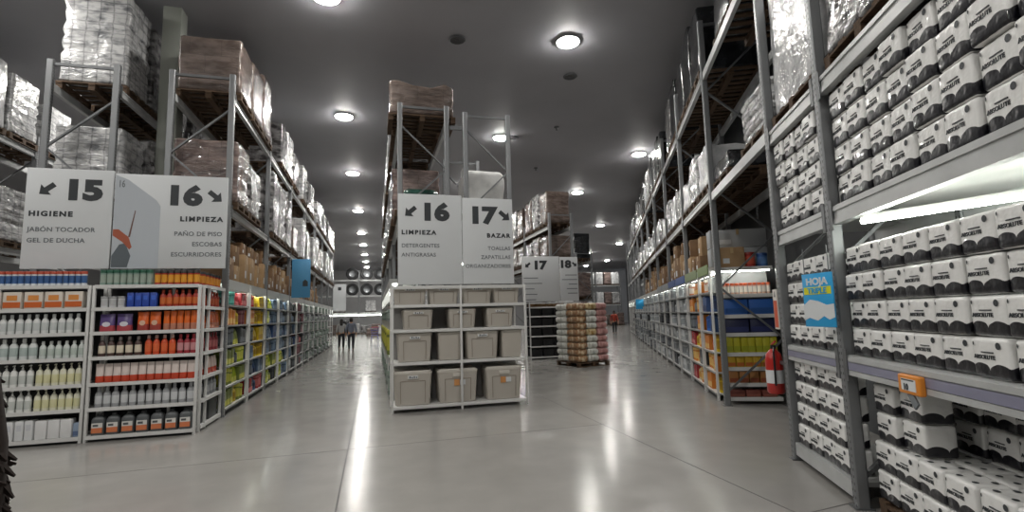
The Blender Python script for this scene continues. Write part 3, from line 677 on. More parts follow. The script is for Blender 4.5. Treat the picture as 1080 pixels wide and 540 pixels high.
# C (faces the aisle)
nC = 2.665
row(LF, bottle(.29, .046, '#8d9094', '#9b9ea1', '#b5b7ba'), 'bottle', 'bottle', 'grey bottle', wC(1), -9.08, .17, 6, nC, ZA[1])
row(LF, pouch(.15, .27, .07, '#d5c2bb', '#bb4a34'), 'pouch', 'pouch', 'white and red pouch', wC(2), -9.08, .17, 6, nC, ZA[2])
row(LF, bottle(.29, .046, '#96303a', '#a0383e', '#b96a6c'), 'bottle', 'bottle', 'crimson bottle', wC(3), -9.08, .17, 6, nC, ZA[3])
row(LF, pouch(.15, .28, .08, '#d4632b', '#bf7a5e'), 'pouch', 'pouch', 'orange pouch', wC(4), -9.08, .17, 6, nC, ZA[4])
row(LF, bottle(.26, .05, '#a23528', '#b1442a', '#bf5a34'), 'bottle', 'bottle', 'red bottle', wC(5), -9.08, .17, 6, nC, ZA[5])
row(LF, tub(.22, .05, '#a03a30', '#3c3a3a', '#cc8a33'), 'can', 'can', 'red and yellow can', wC(6), -9.08, .17, 6, nC, ZA[6])
mesh_m = mat('dark grey mesh basket', '#3a3c3d', .5, .3)
row(LF, pack(.48, .2, .3, '#3b3d3f'), 'crate', 'crate', 'dark grey crate', wC(0), -9.06, .52, 2, 2.72, ZA[0])

# ------------------------------------------------------------------ hanging aisle signs
def arrow(pts_dir):
    base = [(-.5, .16), (.05, .16), (.05, .42), (.5, 0), (.05, -.42), (.05, -.16), (-.5, -.16)]
    a = math.radians({'right': -40, 'left': 220}[pts_dir])
    return [(x*math.cos(a)-y*math.sin(a), x*math.sin(a)+y*math.cos(a)) for x, y in base]
def aisle_sign(label, n, xl, xr, z0, z1, num, side, dept, lines, F=FF, nx=.4, ax=.2, num_size=.42, small=1.):
    """board facing the viewer between world X xl..xr (s = -X)"""
    w = xr-xl; h = z1-z0; r = thing('aisle_sign', label, 'sign', F, n, -(xl+xr)/2, z0)
    bd = part('board', MB().rbox(0, .03, -w/2, w/2, 0, h, sign_white, .006), r); root, r = r, bd
    lft = side == 'left'; e = w/2-.06*small; top = h-.47*small; ns = num_size
    b = MB(); text_mb(b, num, ns, ink, -.004, (w/2-nx) if lft else (nx-w/2), top, .026*small, 'LEFT' if lft else 'RIGHT', 1.25); part('number', b, r, 'dark number ' + num)
    ac = (w/2-ax) if lft else (ax-w/2); asz = .25*small
    part('arrow', MB().poly([(ac - x*asz, top+.14*small+y*asz) for x, y in arrow(side)], .004, ink), r, 'dark slanting arrow', loc=(-.001, 0, 0))
    al = 'LEFT' if lft else 'RIGHT'; s0 = e if lft else -e
    if dept:
        b = MB(); text_mb(b, dept, .108*small, ink, -.004, s0, top-.28*small, .005*small, al, 1.12, 1.3); part('lettering', b, r, 'heading ' + dept)
    for i, t in enumerate(lines):
        b = MB(); text_mb(b, t, .098*small, ink_soft, -.004, s0, top-(.52+.168*i)*small, .001, al, 1.03, 1.05); part('lettering', b, r, 'line ' + t)
    if not dept:
        b = MB()
        for i in range(5):
            l = (.55, .7, .4, .5, .45)[i]*small; z = top-(.35+.2*i)*small; b.box(-.004, 0, min(s0, s0-l if lft else s0+l), max(s0, s0-l if lft else s0+l), z, z+.03, ink_soft)
        part('small_print', b, r)
    return root
aisle_sign('white aisle 15 sign reading HIGIENE above the left gondola', 9.25, -5.13, -3.99, 2.53, 4.09, '15', 'left', 'HIGIENE', ['JABÓN TOCADOR', 'GEL DE DUCHA'], nx=.48, ax=.27, num_size=.42)
s16 = aisle_sign('white aisle 16 sign reading LIMPIEZA with orange broom picture above the left gondola', 9.25, -3.97, -2.36, 2.53, 4.05, '16', 'right', 'LIMPIEZA', ['PAÑO DE PISO', 'ESCOBAS', 'ESCURRIDORES'], nx=.38, ax=.18, num_size=.42)
s16 = s16.children[0]
g1 = mat('grey sign tint', '#b9bfc6', .5); g2 = mat('lighter grey sign tint', '#c6cbd1', .5)
part('tinted_panel', MB().poly([(.8, 0), (.8, 1.5), (.62, 1.42), (.22, 1.1), (.16, 1.0), (.16, 0)], .002, g1), s16, 'grey slanted panel', loc=(0, 0, 0))
part('side_number', text_mb(MB(), '16', .16, ink_soft, -.003, .76, 1.3, .002, 'LEFT', .6), s16, 'small grey number 16')
part('broom_picture', MB().poly([(.795, .02), (.58, .02), (.54, .2), (.62, .4), (.7, .38), (.795, .2)], .004, mat('slate sign print', '#5d656b', .5)), s16, 'slate dustpan shape')
part('broom_picture', MB().poly([(.795, .62), (.72, .62), (.58, .5), (.53, .34), (.56, .3), (.66, .42), (.795, .52)], .0045, mat('terracotta sign print', '#a8583f', .5)), s16, 'terracotta sleeve shape')
part('broom_picture', MB().poly([(.585, .5), (.56, .5), (.5, .92), (.51, .93)], .005, mat('brown stick print', '#6b4a40', .5)), s16, 'thin brown stick')
aisle_sign('white middle aisle 16 sign reading LIMPIEZA above the beige boxes', 9.32, .41, 1.575, 2.235, 3.9, '16', 'left', 'LIMPIEZA', ['DETERGENTES', 'ANTIGRASAS'], nx=.4, ax=.22)
aisle_sign('white aisle 17 sign reading BAZAR above the beige boxes', 9.32, 1.585, 2.56, 2.235, 3.86, '17', 'right', 'BAZAR', ['TOALLAS', 'ZAPATILLAS', 'ORGANIZADORES'], nx=.33, ax=.16)
aisle_sign('left board of the small distant sign pair, reading 17', 17.9, 5.22, 6.68, 2.1, 3.77, '17', 'left', '', [], nx=.42, ax=.22, num_size=.42)
aisle_sign('right board of the small distant sign pair, reading 18', 17.9, 6.7, 7.42, 2.1, 3.75, '18', 'right', '', [], nx=.27, ax=.13, small=.85, num_size=.38)

# ------------------------------------------------------------------ beige storage boxes on the white rack
zr = [.11, .86, 1.43, 1.87]
r = thing('display_rack', 'white metal display rack of beige storage boxes in the middle', 'rack', FF, 9.3, -1.53, 0)
RW = 2.48
for y in (-RW/2+.02, 0, RW/2-.02):
    part('post', MB().rbox(-.02, .02, y-.02, y+.02, 0, 2.22, white_metal, .005), r)
    part('post', MB().rbox(.76, .8, y-.02, y+.02, 0, 2.22, white_metal, .005), r)
for z in zr+[2.2]:
    b = MB()
    if z < 2.1: b.box(.0, .78, -RW/2+.04, RW/2-.04, z-.02, z, white_metal)
    for x in (-.012, .772): b.rbox(x, x+.02, -RW/2+.02, RW/2-.02, z-.05, z+.004 if z < 2.1 else z+.01, white_metal, .004)
    part('shelf' if z < 2.1 else 'top_rail', b, r)
for y in (-RW/2+.02, RW/2-.02):
    b = MB()
    for z in zr: b.rbox(0, .78, y-.012, y+.012, z-.05, z-.01, white_metal, .004)
    part('side_rail', b, r)
part('back_panel', MB().box(.745, .757, -RW/2+.04, RW/2-.04, .06, 1.86, mat('light grey back sheet', '#9d9c9a', .6)), r)
beige = mat('beige box plastic', '#b4aea5', .45); beige_lid = mat('pale beige lid plastic', '#c4bfb6', .4); beige_dark = mat('box groove', '#948b80', .5)
def storage(kind, w, d, h):
    """w along the shelf, d deep"""
    q = thing('storage_box', 'beige storage box prototype being placed', 'storage box', FF, 0, 0, 0)
    hx, hy = d/2, w/2; t = .88
    bo = part('body', MB().loft([(0, hx*t-.015, hy*t-.015, .03), (.012, hx*t, hy*t, .04), (h*.86, hx*.975, hy*.975, .045), (h*.865, hx*.985, hy*.985, .045), (h*.9, hx*.985, hy*.985, .045)], beige, 3), q)
    part('lid', MB().loft([(h*.9, hx, hy, .05), (h*.955, hx, hy, .05), (h*.96, hx*.93, hy*.94, .045), (h, hx*.91, hy*.92, .04), (h*.985, hx*.85, hy*.87, .035)], beige_lid, 3), q, 'paler rimmed lid')
    sl = (hx*(.975-t))/(h*.86)
    def fx(z): return -(hx*t + sl*z)
    if kind != 'plain':
        b = MB(); cw = hy*.62
        for a, c in (((-cw, .04), (-cw*1.03, h*.7)), ((cw, .04), (cw*1.03, h*.7)), ((-cw*1.03, h*.7), (cw*1.03, h*.7))):
            b.bar((fx(a[1])-.002, a[0], a[1]), (fx(c[1])-.002, c[0], c[1]), .012, .012, beige_dark, up=(0, 1, .001) if a[0] == c[0] or abs(a[1]-c[1]) > .1 else (0, 0, 1))
        part('front_rib', b, bo, 'darker moulded arch')
        b = MB().rbox(fx(h*.8)-.018, fx(h*.8)+.02, -.1, .1, h*.76, h*.87, beige_lid, .008); part('handle', b, bo)
        if kind == 'grip':
            b = MB().box(fx(h*.8)-.021, fx(h*.8)-.017, -.085, .085, h*.775, h*.855, sign_white)
            for i in range(4): b.box(fx(h*.8)-.0225, fx(h*.8)-.02, -.07+.037*i, -.05+.037*i, h*.79, h*.83+.01*(i % 2), ink)
            part('label', b, bo, 'white label with dark print')
        else:
            b = MB().box(fx(h*.62)-.012, fx(h*.62)+.0, -.03, .07, h*.5, h*.68, pm('#c98f58')); b.box(fx(h*.62)-.0125, fx(h*.62), -.13, -.032, h*.52, h*.66, sign_white); part('label', b, bo, 'orange and white sticker')
    return q
sx = lambda px: .29+(px/3.375+380-412.6)/145.2*2.47
protos = {}
spec = {3: ([(118, 235), (241, 352), (363, 475), (481, 582)], .33, ['grip']*4), 2: ([(150, 257), (311, 415), (453, 556)], .36, ['grip']*3),
        1: ([(129, 253), (273, 360), (373, 497), (508, 588)], .525, ['grip', 'plain', 'grip', 'plain']), 0: ([(118, 252), (269, 416), (444, 583)], .6, ['grip', 'sticker', 'sticker'])}
for lv in (3, 2, 1, 0):
    cols, h, kd = spec[lv]
    for i, (a, b_) in enumerate(cols):
        xa, xb = sx(a), sx(b_); w = round(xb-xa, 2); key = (lv, kd[i], w)
        lab = 'beige lidded storage box, %s from left on the %s shelf of the display rack' % (nth(i+1), ['lowest', 'second', 'third', 'top'][lv])
        q = storage(kd[i], w, .56, h); q['label'] = lab; q['group'] = 'beige storage boxes'
        q.location = FF.w(9.62, -(xa+xb)/2, zr[lv]); q.rotation_euler = (0, 0, FF.rz+rj.uniform(-.02, .02))
    if lv == 3: pass

# ------------------------------------------------------------------ lit bays of the two aisles
tube_w = mat('lit aisle shelf tube', '#fbfff6', .5, emit=8.)
bay_lip = mat('grey shelf edge', '#8d8e8d', .4)
head_m = mat('grey header panel', '#8c8d8e', .5)
def bay(F, label, n, s_left, w, zs, head=2.33, panel=grey_panel, header=None, detail=True):
    r = thing('lit_shelving', label, 'shelving', F, n, s_left-w/2, 0)
    for y in (w/2-.025, -w/2+.025): part('post', MB().box(0, .04, y-.02, y+.02, 0, head+.1, white_metal), r)
    for z in zs:
        b = MB().box(0, .55, -w/2+.045, w/2-.045, z-.025, z, white_metal); b.box(-.012, 0, -w/2+.045, w/2-.045, z-.027, z+.003, bay_lip); part('shelf', b, r)
    part('back_panel', MB().box(.56, .575, -w/2, w/2, .05, head, panel), r)
    part('canopy', MB().box(.012, .56, -w/2, w/2, head+.02, head+.1, shelf_grey).box(-.004, .012, -w/2, w/2, head-.07, head+.1, shelf_grey), r)
    part('light_tube', MB().tube((.12, -w/2+.1, head-.02), (.12, w/2-.1, head-.02), .02, tube_w, 6), r, 'glowing tube')
    part('kick_plate', MB().box(.05, .06, -w/2, w/2, 0, .07, dark_panel), r)
    if header: part('header_sign', MB().box(-.02, -.005, -w/2+.03, w/2-.03, head-.03, head+.15, pm(header)), r, 'coloured header strip')
    return r
ZB = [.12, .5, .86, 1.22, 1.6, 1.97]
SHELFW = ['lowest', 'second', 'third', 'fourth', 'fifth', 'top']
CN = {}
def goods(F, n, s_left, w, zs, palette, where, cnt, tall=1., kinds=('pack', 'bottle', 'tub', 'pouch')):
    """palette: per shelf list of (colour word, hex, accent)"""
    for k, z in enumerate(zs):
        gap = (zs[k+1]-z if k+1 < len(zs) else .33)
        cols = palette[k % len(palette)]; pitch = (w-.12)/cnt
        for i in range(cnt):
            word, c, a = cols[(i*len(cols))//cnt]; kind = kinds[(k*2+(i*len(cols))//cnt) % len(kinds)]; h = round((gap-.05)*tall*(.86+.06*((k+i) % 3)), 2)
            wd = round(pitch*.9, 2)
            me = pack(wd, .2, h, c, a) if kind == 'pack' else bottle(h, wd/2, c, a, a) if kind == 'bottle' else tub(h, wd/2, c, a, a) if kind == 'tub' else pouch(wd, h, .14, c, a)
            nm = {'pack': 'packet', 'bottle': 'bottle', 'tub': 'tub', 'pouch': 'pouch'}[kind]
            single(nm, me, '%s %s, %s from left, %s shelf, %s' % (word, nm, nth(i+1), SHELFW[k], where), nm, F, n+.095, s_left-.06-pitch*(i+.5), z, 'goods in the ' + where, rj.uniform(-.05, .05))
Y_, T_, O_, G_, B_, R_, M_, K_, W_, L_, GR = ('yellow', '#d0b21f', '#a8861f'), ('teal', '#2f7a70', '#63a79c'), ('orange', '#c8782a', '#d9b26a'), ('olive green', '#74803a', '#c3c04e'), ('blue', '#35507e', '#27395c'), ('red', '#9c2f35', '#c26a6a'), ('maroon', '#5c2a33', '#7d4a52'), ('black', '#1e2023', '#34383d'), ('white', '#c9ccce', '#9aa0a4'), ('lime', '#a3b52b', '#dfe06a'), ('grey green', '#5f6d66', '#87958c')
S_ = ('slate blue', '#4a5f78', '#6e8298'); D_ = ('dark grey', '#43474b', '#6b7075'); P_ = ('pale grey', '#a6a9ab', '#7f8386')
palL = [[[G_, Y_, G_], [G_, L_, G_], [G_, D_, L_], [D_, G_, D_], [O_, Y_, M_], [T_, R_, R_]],
        [[R_, B_, R_], [D_, B_, S_], [S_, Y_, Y_], [D_, Y_, Y_], [O_, Y_, Y_], [R_, Y_, Y_]],
        [[L_, G_, K_], [G_, L_, G_], [S_, D_, S_], [S_, S_, B_], [L_, S_, S_], [L_, L_, S_]],
        [[L_, S_, S_], [L_, G_, S_], [S_, S_, D_], [S_, B_, S_], [S_, S_, D_], [S_, D_, S_]],
        [[W_, K_, D_], [S_, K_, K_], [S_, K_, B_], [K_, K_, S_], [K_, S_, K_], [D_, K_, K_]],
        [[K_, M_, W_], [M_, M_, K_], [M_, R_, K_], [K_, M_, M_], [M_, K_, M_], [M_, M_, D_]],
        [[GR, D_, GR], [GR, GR, D_], [D_, GR, P_], [GR, P_, D_], [GR, GR, P_], [GR, D_, P_]],
        [[GR, P_, GR], [GR, D_, P_], [P_, GR, GR], [GR, P_, D_], [P_, GR, P_], [GR, P_, P_]]]
bw = 1.75
for i in range(14):
    y0 = 10.25+bw*i; sl = -y0
    wh = '%s lit bay, left aisle' % nth(i+1)
    bay(LF, '%s lit shelving bay along the left aisle, counted from the gondola' % nth(i+1), 2.56, sl-.05, bw-.1, ZB)
    if i < 12: goods(LF, 2.6, sl-.08, bw-.16, ZB, palL[min(i, 7)], wh, [7, 6, 6, 5, 5, 4, 4, 4, 3, 3, 3, 3][i])
palR = [[[O_, ('cream', '#c9b48a', '#c98f3a'), Y_], [O_, Y_, O_], [O_, R_, Y_], [('bright blue', '#2f62b0', '#224d8f'), B_, B_], [B_, ('bright blue', '#2f62b0', '#224d8f'), B_], [('salmon', '#c97a55', '#d9cfc4'), O_, W_]],
        [[R_, ('cream', '#c9b48a', '#c98f3a'), O_], [O_, O_, D_], [R_, Y_, O_], [D_, B_, O_], [O_, D_, O_], [('salmon', '#c97a55', '#d9cfc4'), O_, O_]],
        [[W_, P_, W_], [P_, W_, D_], [W_, P_, P_], [W_, D_, P_], [P_, W_, W_], [W_, W_, P_]],
        [[D_, W_, P_], [P_, D_, P_], [P_, W_, D_], [W_, D_, P_], [D_, P_, W_], [P_, D_, W_]],
        [[W_, P_, D_], [D_, P_, P_], [W_, K_, P_], [K_, D_, P_], [D_, K_, W_], [P_, W_, D_]]]
for i in range(20):
    s0 = 9.5+1.65*i; sl = s0+1.6; bwid = 1.55 if i else 1.12
    wh = '%s lit bay, right aisle' % nth(i+1)
    n_in = NR+.01
    bay(RF, '%s lit shelving bay along the right aisle, counted from the passage' % nth(i+1), n_in-.02, sl, bwid, ZB, header=['#7c8f5c', '#7f8f66', '#3f5f9c', '#37548f', '#9aa0a4', '#8f9498'][i] if i < 6 else None)
    if i < 15: goods(RF, n_in+.02, sl-.03, bwid-.06, ZB, palR[min(i, 4) if i < 5 else 2+i % 3], wh, [7, 6, 6, 5, 5, 4, 4, 3, 3, 3, 3, 3, 3, 3, 3][i])
# end face goods
wE = lambda k: '%s shelf of the end shelving' % k
nE = 9.74; sE = -(NR+.55)+.42
BB = ('#2f62b0', '#224d8f')
row(EF, tub(.2, .034, '#c9a08a', '#c4532e', '#d8d2c8'), 'jar', 'jar', 'small orange lidded jar', wE('lit'), sE, .076, 11, nE, 1.9)
row(EF, pack(.4, .2, .27, '#2f62b0', '#2a5596', None), 'crate', 'crate', 'bright blue crate', wE('sixth'), sE, .42, 2, nE+.02, 1.54)
row(EF, pack(.4, .2, .25, '#23284a', '#2d3566', None), 'crate', 'crate', 'navy crate', wE('fifth'), sE, .42, 2, nE+.02, 1.22)
row(EF, pack(.115, .2, .27, '#b5b02c', '#9aa02a', None), 'packet', 'packet', 'yellow green packet', wE('fourth'), sE, .12, 7, nE, .88)
row(EF, pack(.13, .2, .19, '#c2a02c', '#b5652e', None), 'packet', 'packet', 'ochre packet', wE('third'), sE, .14, 6, nE, .63)
row(EF, pack(.15, .2, .2, '#a87442', '#8f4a30', None), 'packet', 'packet', 'brown packet', wE('second'), sE, .17, 5, nE, .36)
row(EF, pack(.24, .2, .12, '#7a4036', '#94584a', None), 'packet', 'packet', 'dull red packet', wE('lowest'), sE, .26, 3, nE, .12)
row(EF, carton_mesh(.42, .35, .36, card_light), 'carton', 'carton', 'pale carton', 'on top of the end shelving', sE, .43, 1, nE+.08, 2.385)
row(EF, tub(.26, .1, '#b5352a', '#8f2a22', '#c8553a'), 'canister', 'canister', 'red canister', 'on top of the end shelving', sE-.42, .2, 1, nE, 2.385)
row(EF, tub(.24, .09, '#3a62a0', '#2a4a80', '#5a82b8'), 'canister', 'canister', 'blue canister', 'on top of the end shelving', sE-.63, .2, 1, nE, 2.385)
gc = carton_mesh(1.0, .3, .34, card_grey)
for k in range(2): single('carton', gc, 'long grey white carton, %s of the pile over the end shelving' % ['bottom', 'top'][k], 'carton', EF, 10.2, -(NR+.56), 2.44+.345*k+.0, 'grey cartons over the end shelving')
single('shelf_board', MB().box(-.2, .75, -.43, .43, -.035, 0, pallet_wood).mesh('shelf_board'), 'wooden board under the grey cartons over the end shelving', 'board', EF, 10.2, -(NR+.56), 2.438)
# loose cartons on the canopies
for F, n0, ss, nm, zt in ((LF, 3.0, [-(10.55+.62*i) for i in range(26)], 'left', 2.435), (RF, NR+.42, [11.2+.62*i for i in range(24)], 'right', 2.435)):
    for i, s in enumerate(ss):
        q = rk.random(); w = rk.choice((.42, .5, .56)); h = rk.choice((.32, .42, .5, .6))
        single('carton', carton_mesh(w, .42, h, card if q < .6 else card_light), 'brown carton, %s from the near end on the %s canopy, standing' % (nth(i+1), nm), 'carton', F, n0-.18+rk.uniform(-.03, .03), s, zt, 'cartons on the %s canopy' % nm, rk.uniform(-.12, .12))
        if q > .3:
            h2 = rk.choice((.25, .32, .4)); single('carton', carton_mesh(.4, .36, h2, card_light if q < .6 else card), 'brown carton stacked on the %s carton of the %s canopy' % (nth(i+1), nm), 'carton', F, n0-.16, s, zt+h+.002, 'cartons stacked on the %s canopy' % nm, rk.uniform(-.15, .15))
# blade signs over the left aisle
r = thing('blade_sign', 'blue blade sign jutting into the left aisle', 'sign', FF, 17.0, 2.2, 2.35)
part('board', MB().rbox(0, .03, -.27, .27, 0, 1.2, mat('light blue board', '#4f93bf', .5), .006), r)
part('mark', MB().poly([(-.05, .35), (-.2, .35), (-.2, .5), (-.12, .56), (-.05, .5)], .003, ink), r, 'small dark mark')
r = thing('blade_sign', 'white blade sign at the far end of the left rack', 'sign', FF, 34.6, 2.15, 2.2)
part('board', MB().rbox(0, .03, -.4, .4, 0, 1.7, sign_white, .006), r); part('mark', MB().poly([(.1, 1.3), (-.1, 1.3), (-.1, 1.5), (.1, 1.5)], .003, ink), r, 'small dark mark')
r = thing('blade_sign', 'small blue sign far along the right aisle', 'sign', Frame(PI/2-PHI*.4), 0, 0, 0)
r.location = RF.w(NR-.18, 26.5, 1.75)
part('board', MB().rbox(0, .02, -.22, .22, 0, .5, blue, .005), r)

# aisle 16 right side base shelving under the middle rack
for i in range(6):
    y0 = 10.5+1.7*i
    bay(WF, '%s lit shelving bay under the middle rack facing the left aisle' % nth(i+1), .3, y0+1.65, 1.6, ZB[::2]+[1.97])
    goods(WF, .33, y0+1.62, 1.55, [.12, .86, 1.6], [[GR, G_, GR], [G_, GR, GR], [('dark green', '#2f4a36', '#4e6b52'), G_, GR]], '%s bay facing left aisle' % nth(i+1), 4, .8)

# ------------------------------------------------------------------ black shelving under the far signs
def black_crate(w, d, h):
    mb = MB().loft([(0, d*.44, w*.44, .03), (h*.9, d*.49, w*.49, .035), (h*.9, d/2, w/2, .04), (h, d/2, w/2, .04), (h, d*.47, w*.47, .035), (h*.3, d*.43, w*.43, .03)], black_pl, 2)
    return mb.mesh('crate', 40)
bc = black_crate(.44, .42, .26)
ZK = [.1, .48, .85, 1.21, 1.57, 1.9]
for nm, xl, w, cnt in (('left', 5.47, 1.42, 3), ('right', 6.91, .6, 1)):
    r = gondola('white shelving of black crates, %s unit under the far signs' % nm, FF, 17.95, -xl, w, .5, ZK+[2.06])
    for k in range(5):
        row(FF, bc, 'crate', 'crate', 'black plastic crate', '%s shelf of the %s far unit' % (SHELFW[k], nm), -xl-.05, (w-.1)/cnt, cnt, 18.2, ZK[k])
    row(FF, pack(.2, .3, .13, '#8a6a42', '#5f4630'), 'carton', 'carton', 'brown display carton', 'top of the %s far unit' % nm, -xl-.05, (w-.1)/(cnt*2), cnt*2, 18.15, ZK[5])

# ------------------------------------------------------------------ pallet of bags
BA = math.radians(13); BF = Frame(PI/2+BA)
cx, cy = 6.42, 15.4
loc = Vector((cx, cy, 0)); inv = Matrix.Rotation(-(PI/2+BA), 3, 'Z'); pb = inv @ loc; bn, bs = pb.x, pb.y
single('pallet', pallet_mesh(1.2, 1.2), 'wooden pallet under the stacked bags in the right aisle', 'pallet', BF, bn, bs, 0)
def bag_mesh(c1, c2, sd):
    m = mat('bag print ' + c1, c1, .35); 
    if len(m.node_tree.nodes) < 4: speckle(m, c2, 9, .5, .62, .3, 12)
    return MB().rbox(-.3, .3, -.2, .2, 0, .2, m, .085, 3, 5, lambda p: Vector((noise.noise(p*5+Vector((sd, 0, 0)))*.02, noise.noise(p*5+Vector((0, sd, 0)))*.012, 0))).mesh('bag', 70)
bags = {'brown': bag_mesh('#8f6a4a', '#c9b79a', 1), 'white': bag_mesh('#cfcfc9', '#a9aaa2', 2), 'pink': bag_mesh('#b58a86', '#9a6c6a', 3), 'cream': bag_mesh('#c6b48c', '#94733e', 4)}
for k in range(9):
    for row_ in range(2):
        for c_ in range(3):
            col = (['brown', 'white', 'pink'] if k not in (4, 8) else ['brown', 'cream', 'pink'])[c_] if row_ == 0 else ['white', 'pink', 'pink'][c_]
            if k == 8 and row_ == 0 and c_ == 1: col = 'cream'
            single('bag', bags[col], '%s sack, layer %s from the pallet, %s %s' % (col, ['one', 'two', 'three', 'four', 'five', 'six', 'seven', 'eight', 'nine'][k], ['left', 'middle', 'right'][c_], ['front', 'back'][row_]), 'bag', BF,
                   bn-.3+.6*row_+rj.uniform(-.02, .02), bs+.4-.4*c_+rj.uniform(-.012, .012), .145+k*.2, 'sacks stacked on the pallet', rj.uniform(-.06, .06))

# ------------------------------------------------------------------ people
skin = mat('skin', '#b98a6c', .5); hair_m = mat('dark hair', '#1d1714', .6)
def skinned(name, verts, edges, radii, m, root=0, sub=1):
    me = bpy.data.meshes.new(name); me.from_pydata([Vector(v) for v in verts], edges, []); o = bpy.data.objects.new(name, me); C.objects.link(o)
    md = o.modifiers.new('Skin', 'SKIN'); md.use_smooth_shade = True
    for i, rr in enumerate(radii):
        d = me.skin_vertices[0].data[i]; d.radius = rr if isinstance(rr, tuple) else (rr, rr); d.use_root = (i == root)
    ss = o.modifiers.new('Subdivision', 'SUBSURF'); ss.levels = sub; ss.render_levels = sub
    bpy.context.view_layer.update()
    out = bpy.data.meshes.new_from_object(o.evaluated_get(bpy.context.evaluated_depsgraph_get())); bpy.data.objects.remove(o)
    out.materials.clear(); out.materials.append(m); out.name = name; out.shade_smooth(); return out
def person(label, X, Y, h, rz, top, trousers, long_hair, arm=.0):
    r = thing('person', label, 'person', WF, X, Y, 0, None, rz); k = h/1.7
    V = lambda *p: (p[0]*k, p[1]*k, p[2]*k)
    verts = [V(0, 0, .95), V(0, 0, 1.12), V(0, .01, 1.3), V(0, 0, 1.42), V(0, 0, 1.5), V(0, .02, 1.58), V(0, .02, 1.66)]
    edges = [(i, i+1) for i in range(6)]; rad = [(.15*k, .11*k), (.13*k, .1*k), (.15*k, .1*k), (.08*k, .07*k), (.05*k, .05*k), (.075*k, .088*k), (.06*k, .07*k)]
    for sg in (-1, 1):
        b = len(verts); fw = .14*sg
        verts += [V(.1*sg, 0, .86), V(.11*sg, .06*sg+fw*.3, .5), V(.11*sg, fw-.04, .09), V(.115*sg, fw+.1, .035)]; rad += [.085*k, .055*k, .038*k, .03*k]
        edges += [(0, b), (b, b+1), (b+1, b+2), (b+2, b+3)]
        a = len(verts)
        verts += [V(.19*sg, 0, 1.4), V(.25*sg, -.02-fw*.2, 1.12), V(.26*sg, .08-fw*.5+arm, .9), V(.26*sg, .11-fw*.5+arm, .82)]; rad += [.05*k, .04*k, .028*k, .026*k]
        edges += [(3, a), (a, a+1), (a+1, a+2), (a+2, a+3)]
        for fi in range(5):
            q = len(verts); ox = (-.024+.014*fi)
            ln = [.05, .075, .08, .075, .06][fi]
            base = Vector(verts[a+3])
            if fi == 0: p1, p2 = base+Vector((0, .03, -.01))*k, base+Vector((0, .045, -.045))*k
            else: p1, p2 = base+Vector((0, ox*1.2, -.04))*k, base+Vector((-.012*sg, ox*1.2, -.04-ln))*k
            verts += [tuple(p1), tuple(p2)]; rad += [.009*k, .007*k]; edges += [(a+3, q), (q, q+1)]
    part('body', skinned('body', verts, edges, rad, skin), r)
    g = 1.17
    tv = [V(0, 0, .88), V(0, 0, 1.1), V(0, .01, 1.3), V(0, 0, 1.43)]; te = [(0, 1), (1, 2), (2, 3)]; tr = [(.175*k, .135*k), (.155*k, .125*k), (.175*k, .125*k), (.1*k, .085*k)]
    for sg in (-1, 1):
        fw = .14*sg; a = len(tv); tv += [V(.19*sg, 0, 1.4), V(.25*sg, -.02-fw*.2, 1.12), V(.258*sg, .06-fw*.42+arm, .96)]; tr += [.066*k, .054*k, .045*k]; te += [(3, a), (a, a+1), (a+1, a+2)]
    part('shirt', skinned('shirt', tv, te, tr, top), r)
    tv = [V(0, 0, .97), V(0, 0, .9)]; te = [(0, 1)]; tr = [(.165*k, .125*k), (.165*k, .125*k)]
    for sg in (-1, 1):
        fw = .14*sg; a = len(tv); tv += [V(.1*sg, 0, .84), V(.11*sg, .06*sg+fw*.3, .5), V(.11*sg, fw-.04, .1)]; tr += [.1*k, .075*k, .058*k]; te += [(1, a), (a, a+1), (a+1, a+2)]
    part('trousers', skinned('trousers', tv, te, tr, trousers), r)
    for sg in (-1, 1):
        fw = .14*sg
        part('shoe', MB().rbox(.11*sg*k-.048, .11*sg*k+.048, (fw-.1)*k, (fw+.17)*k, 0, .085, black_pl, .035, 2), r)
    hb = MB().lathe([(0, .13, hair_m), (.06, .115, hair_m), (.088, .06, hair_m), (.092, 0, hair_m), (.088, -.06, hair_m), (.07, -.1, hair_m), (0, -.1, hair_m)], 14, (0, -.012*k, 1.62*k), 1., 1.1)
    if long_hair: hb.rbox(-.085*k, .085*k, -.115*k, -.02*k, 1.36*k, 1.62*k, hair_m, .04, 3)
    part('hair', hb, r)
    f = MB()
    for sg in (-1, 1):
        f.lathe([(0, -.02, skin), (.012, 0, skin), (0, .03, skin)], 6, (.085*sg*k, .02*k, 1.6*k)); 
    part('ear', f, r)
    f = MB().rbox(-.012, .012, .095*k, .125*k, 1.56*k, 1.61*k, skin, .008, 1); part('nose', f, r)
    f = MB()
    for sg in (-1, 1): f.lathe([(0, -.01, ink), (.01, 0, ink), (0, .01, ink)], 6, (.032*sg*k, .098*k, 1.618*k))
    part('eye', f, r); part('mouth', MB().rbox(-.024, .024, .096*k, .106*k, 1.53*k, 1.54*k, mat('lips', '#8a4a42', .5), .004, 1), r)
    return r
person('person with long dark hair in pale grey top walking away in the left aisle', -1.72, 29.6, 1.62, 0, mat('pale grey knit', '#a7a6a5', .8), mat('black cloth', '#1c1c20', .8), True)
person('person with short dark hair in slate jacket walking away in the left aisle', -1.15, 28.0, 1.68, .1, mat('slate cloth', '#6c7280', .8), mat('charcoal cloth', '#222329', .8), False)
person('person in red top standing far along the right aisle', 17.25, 35.0, 1.7, PI*.9, mat('red cloth', '#a8402f', .8), mat('black cloth', '#1c1c20', .8), False)

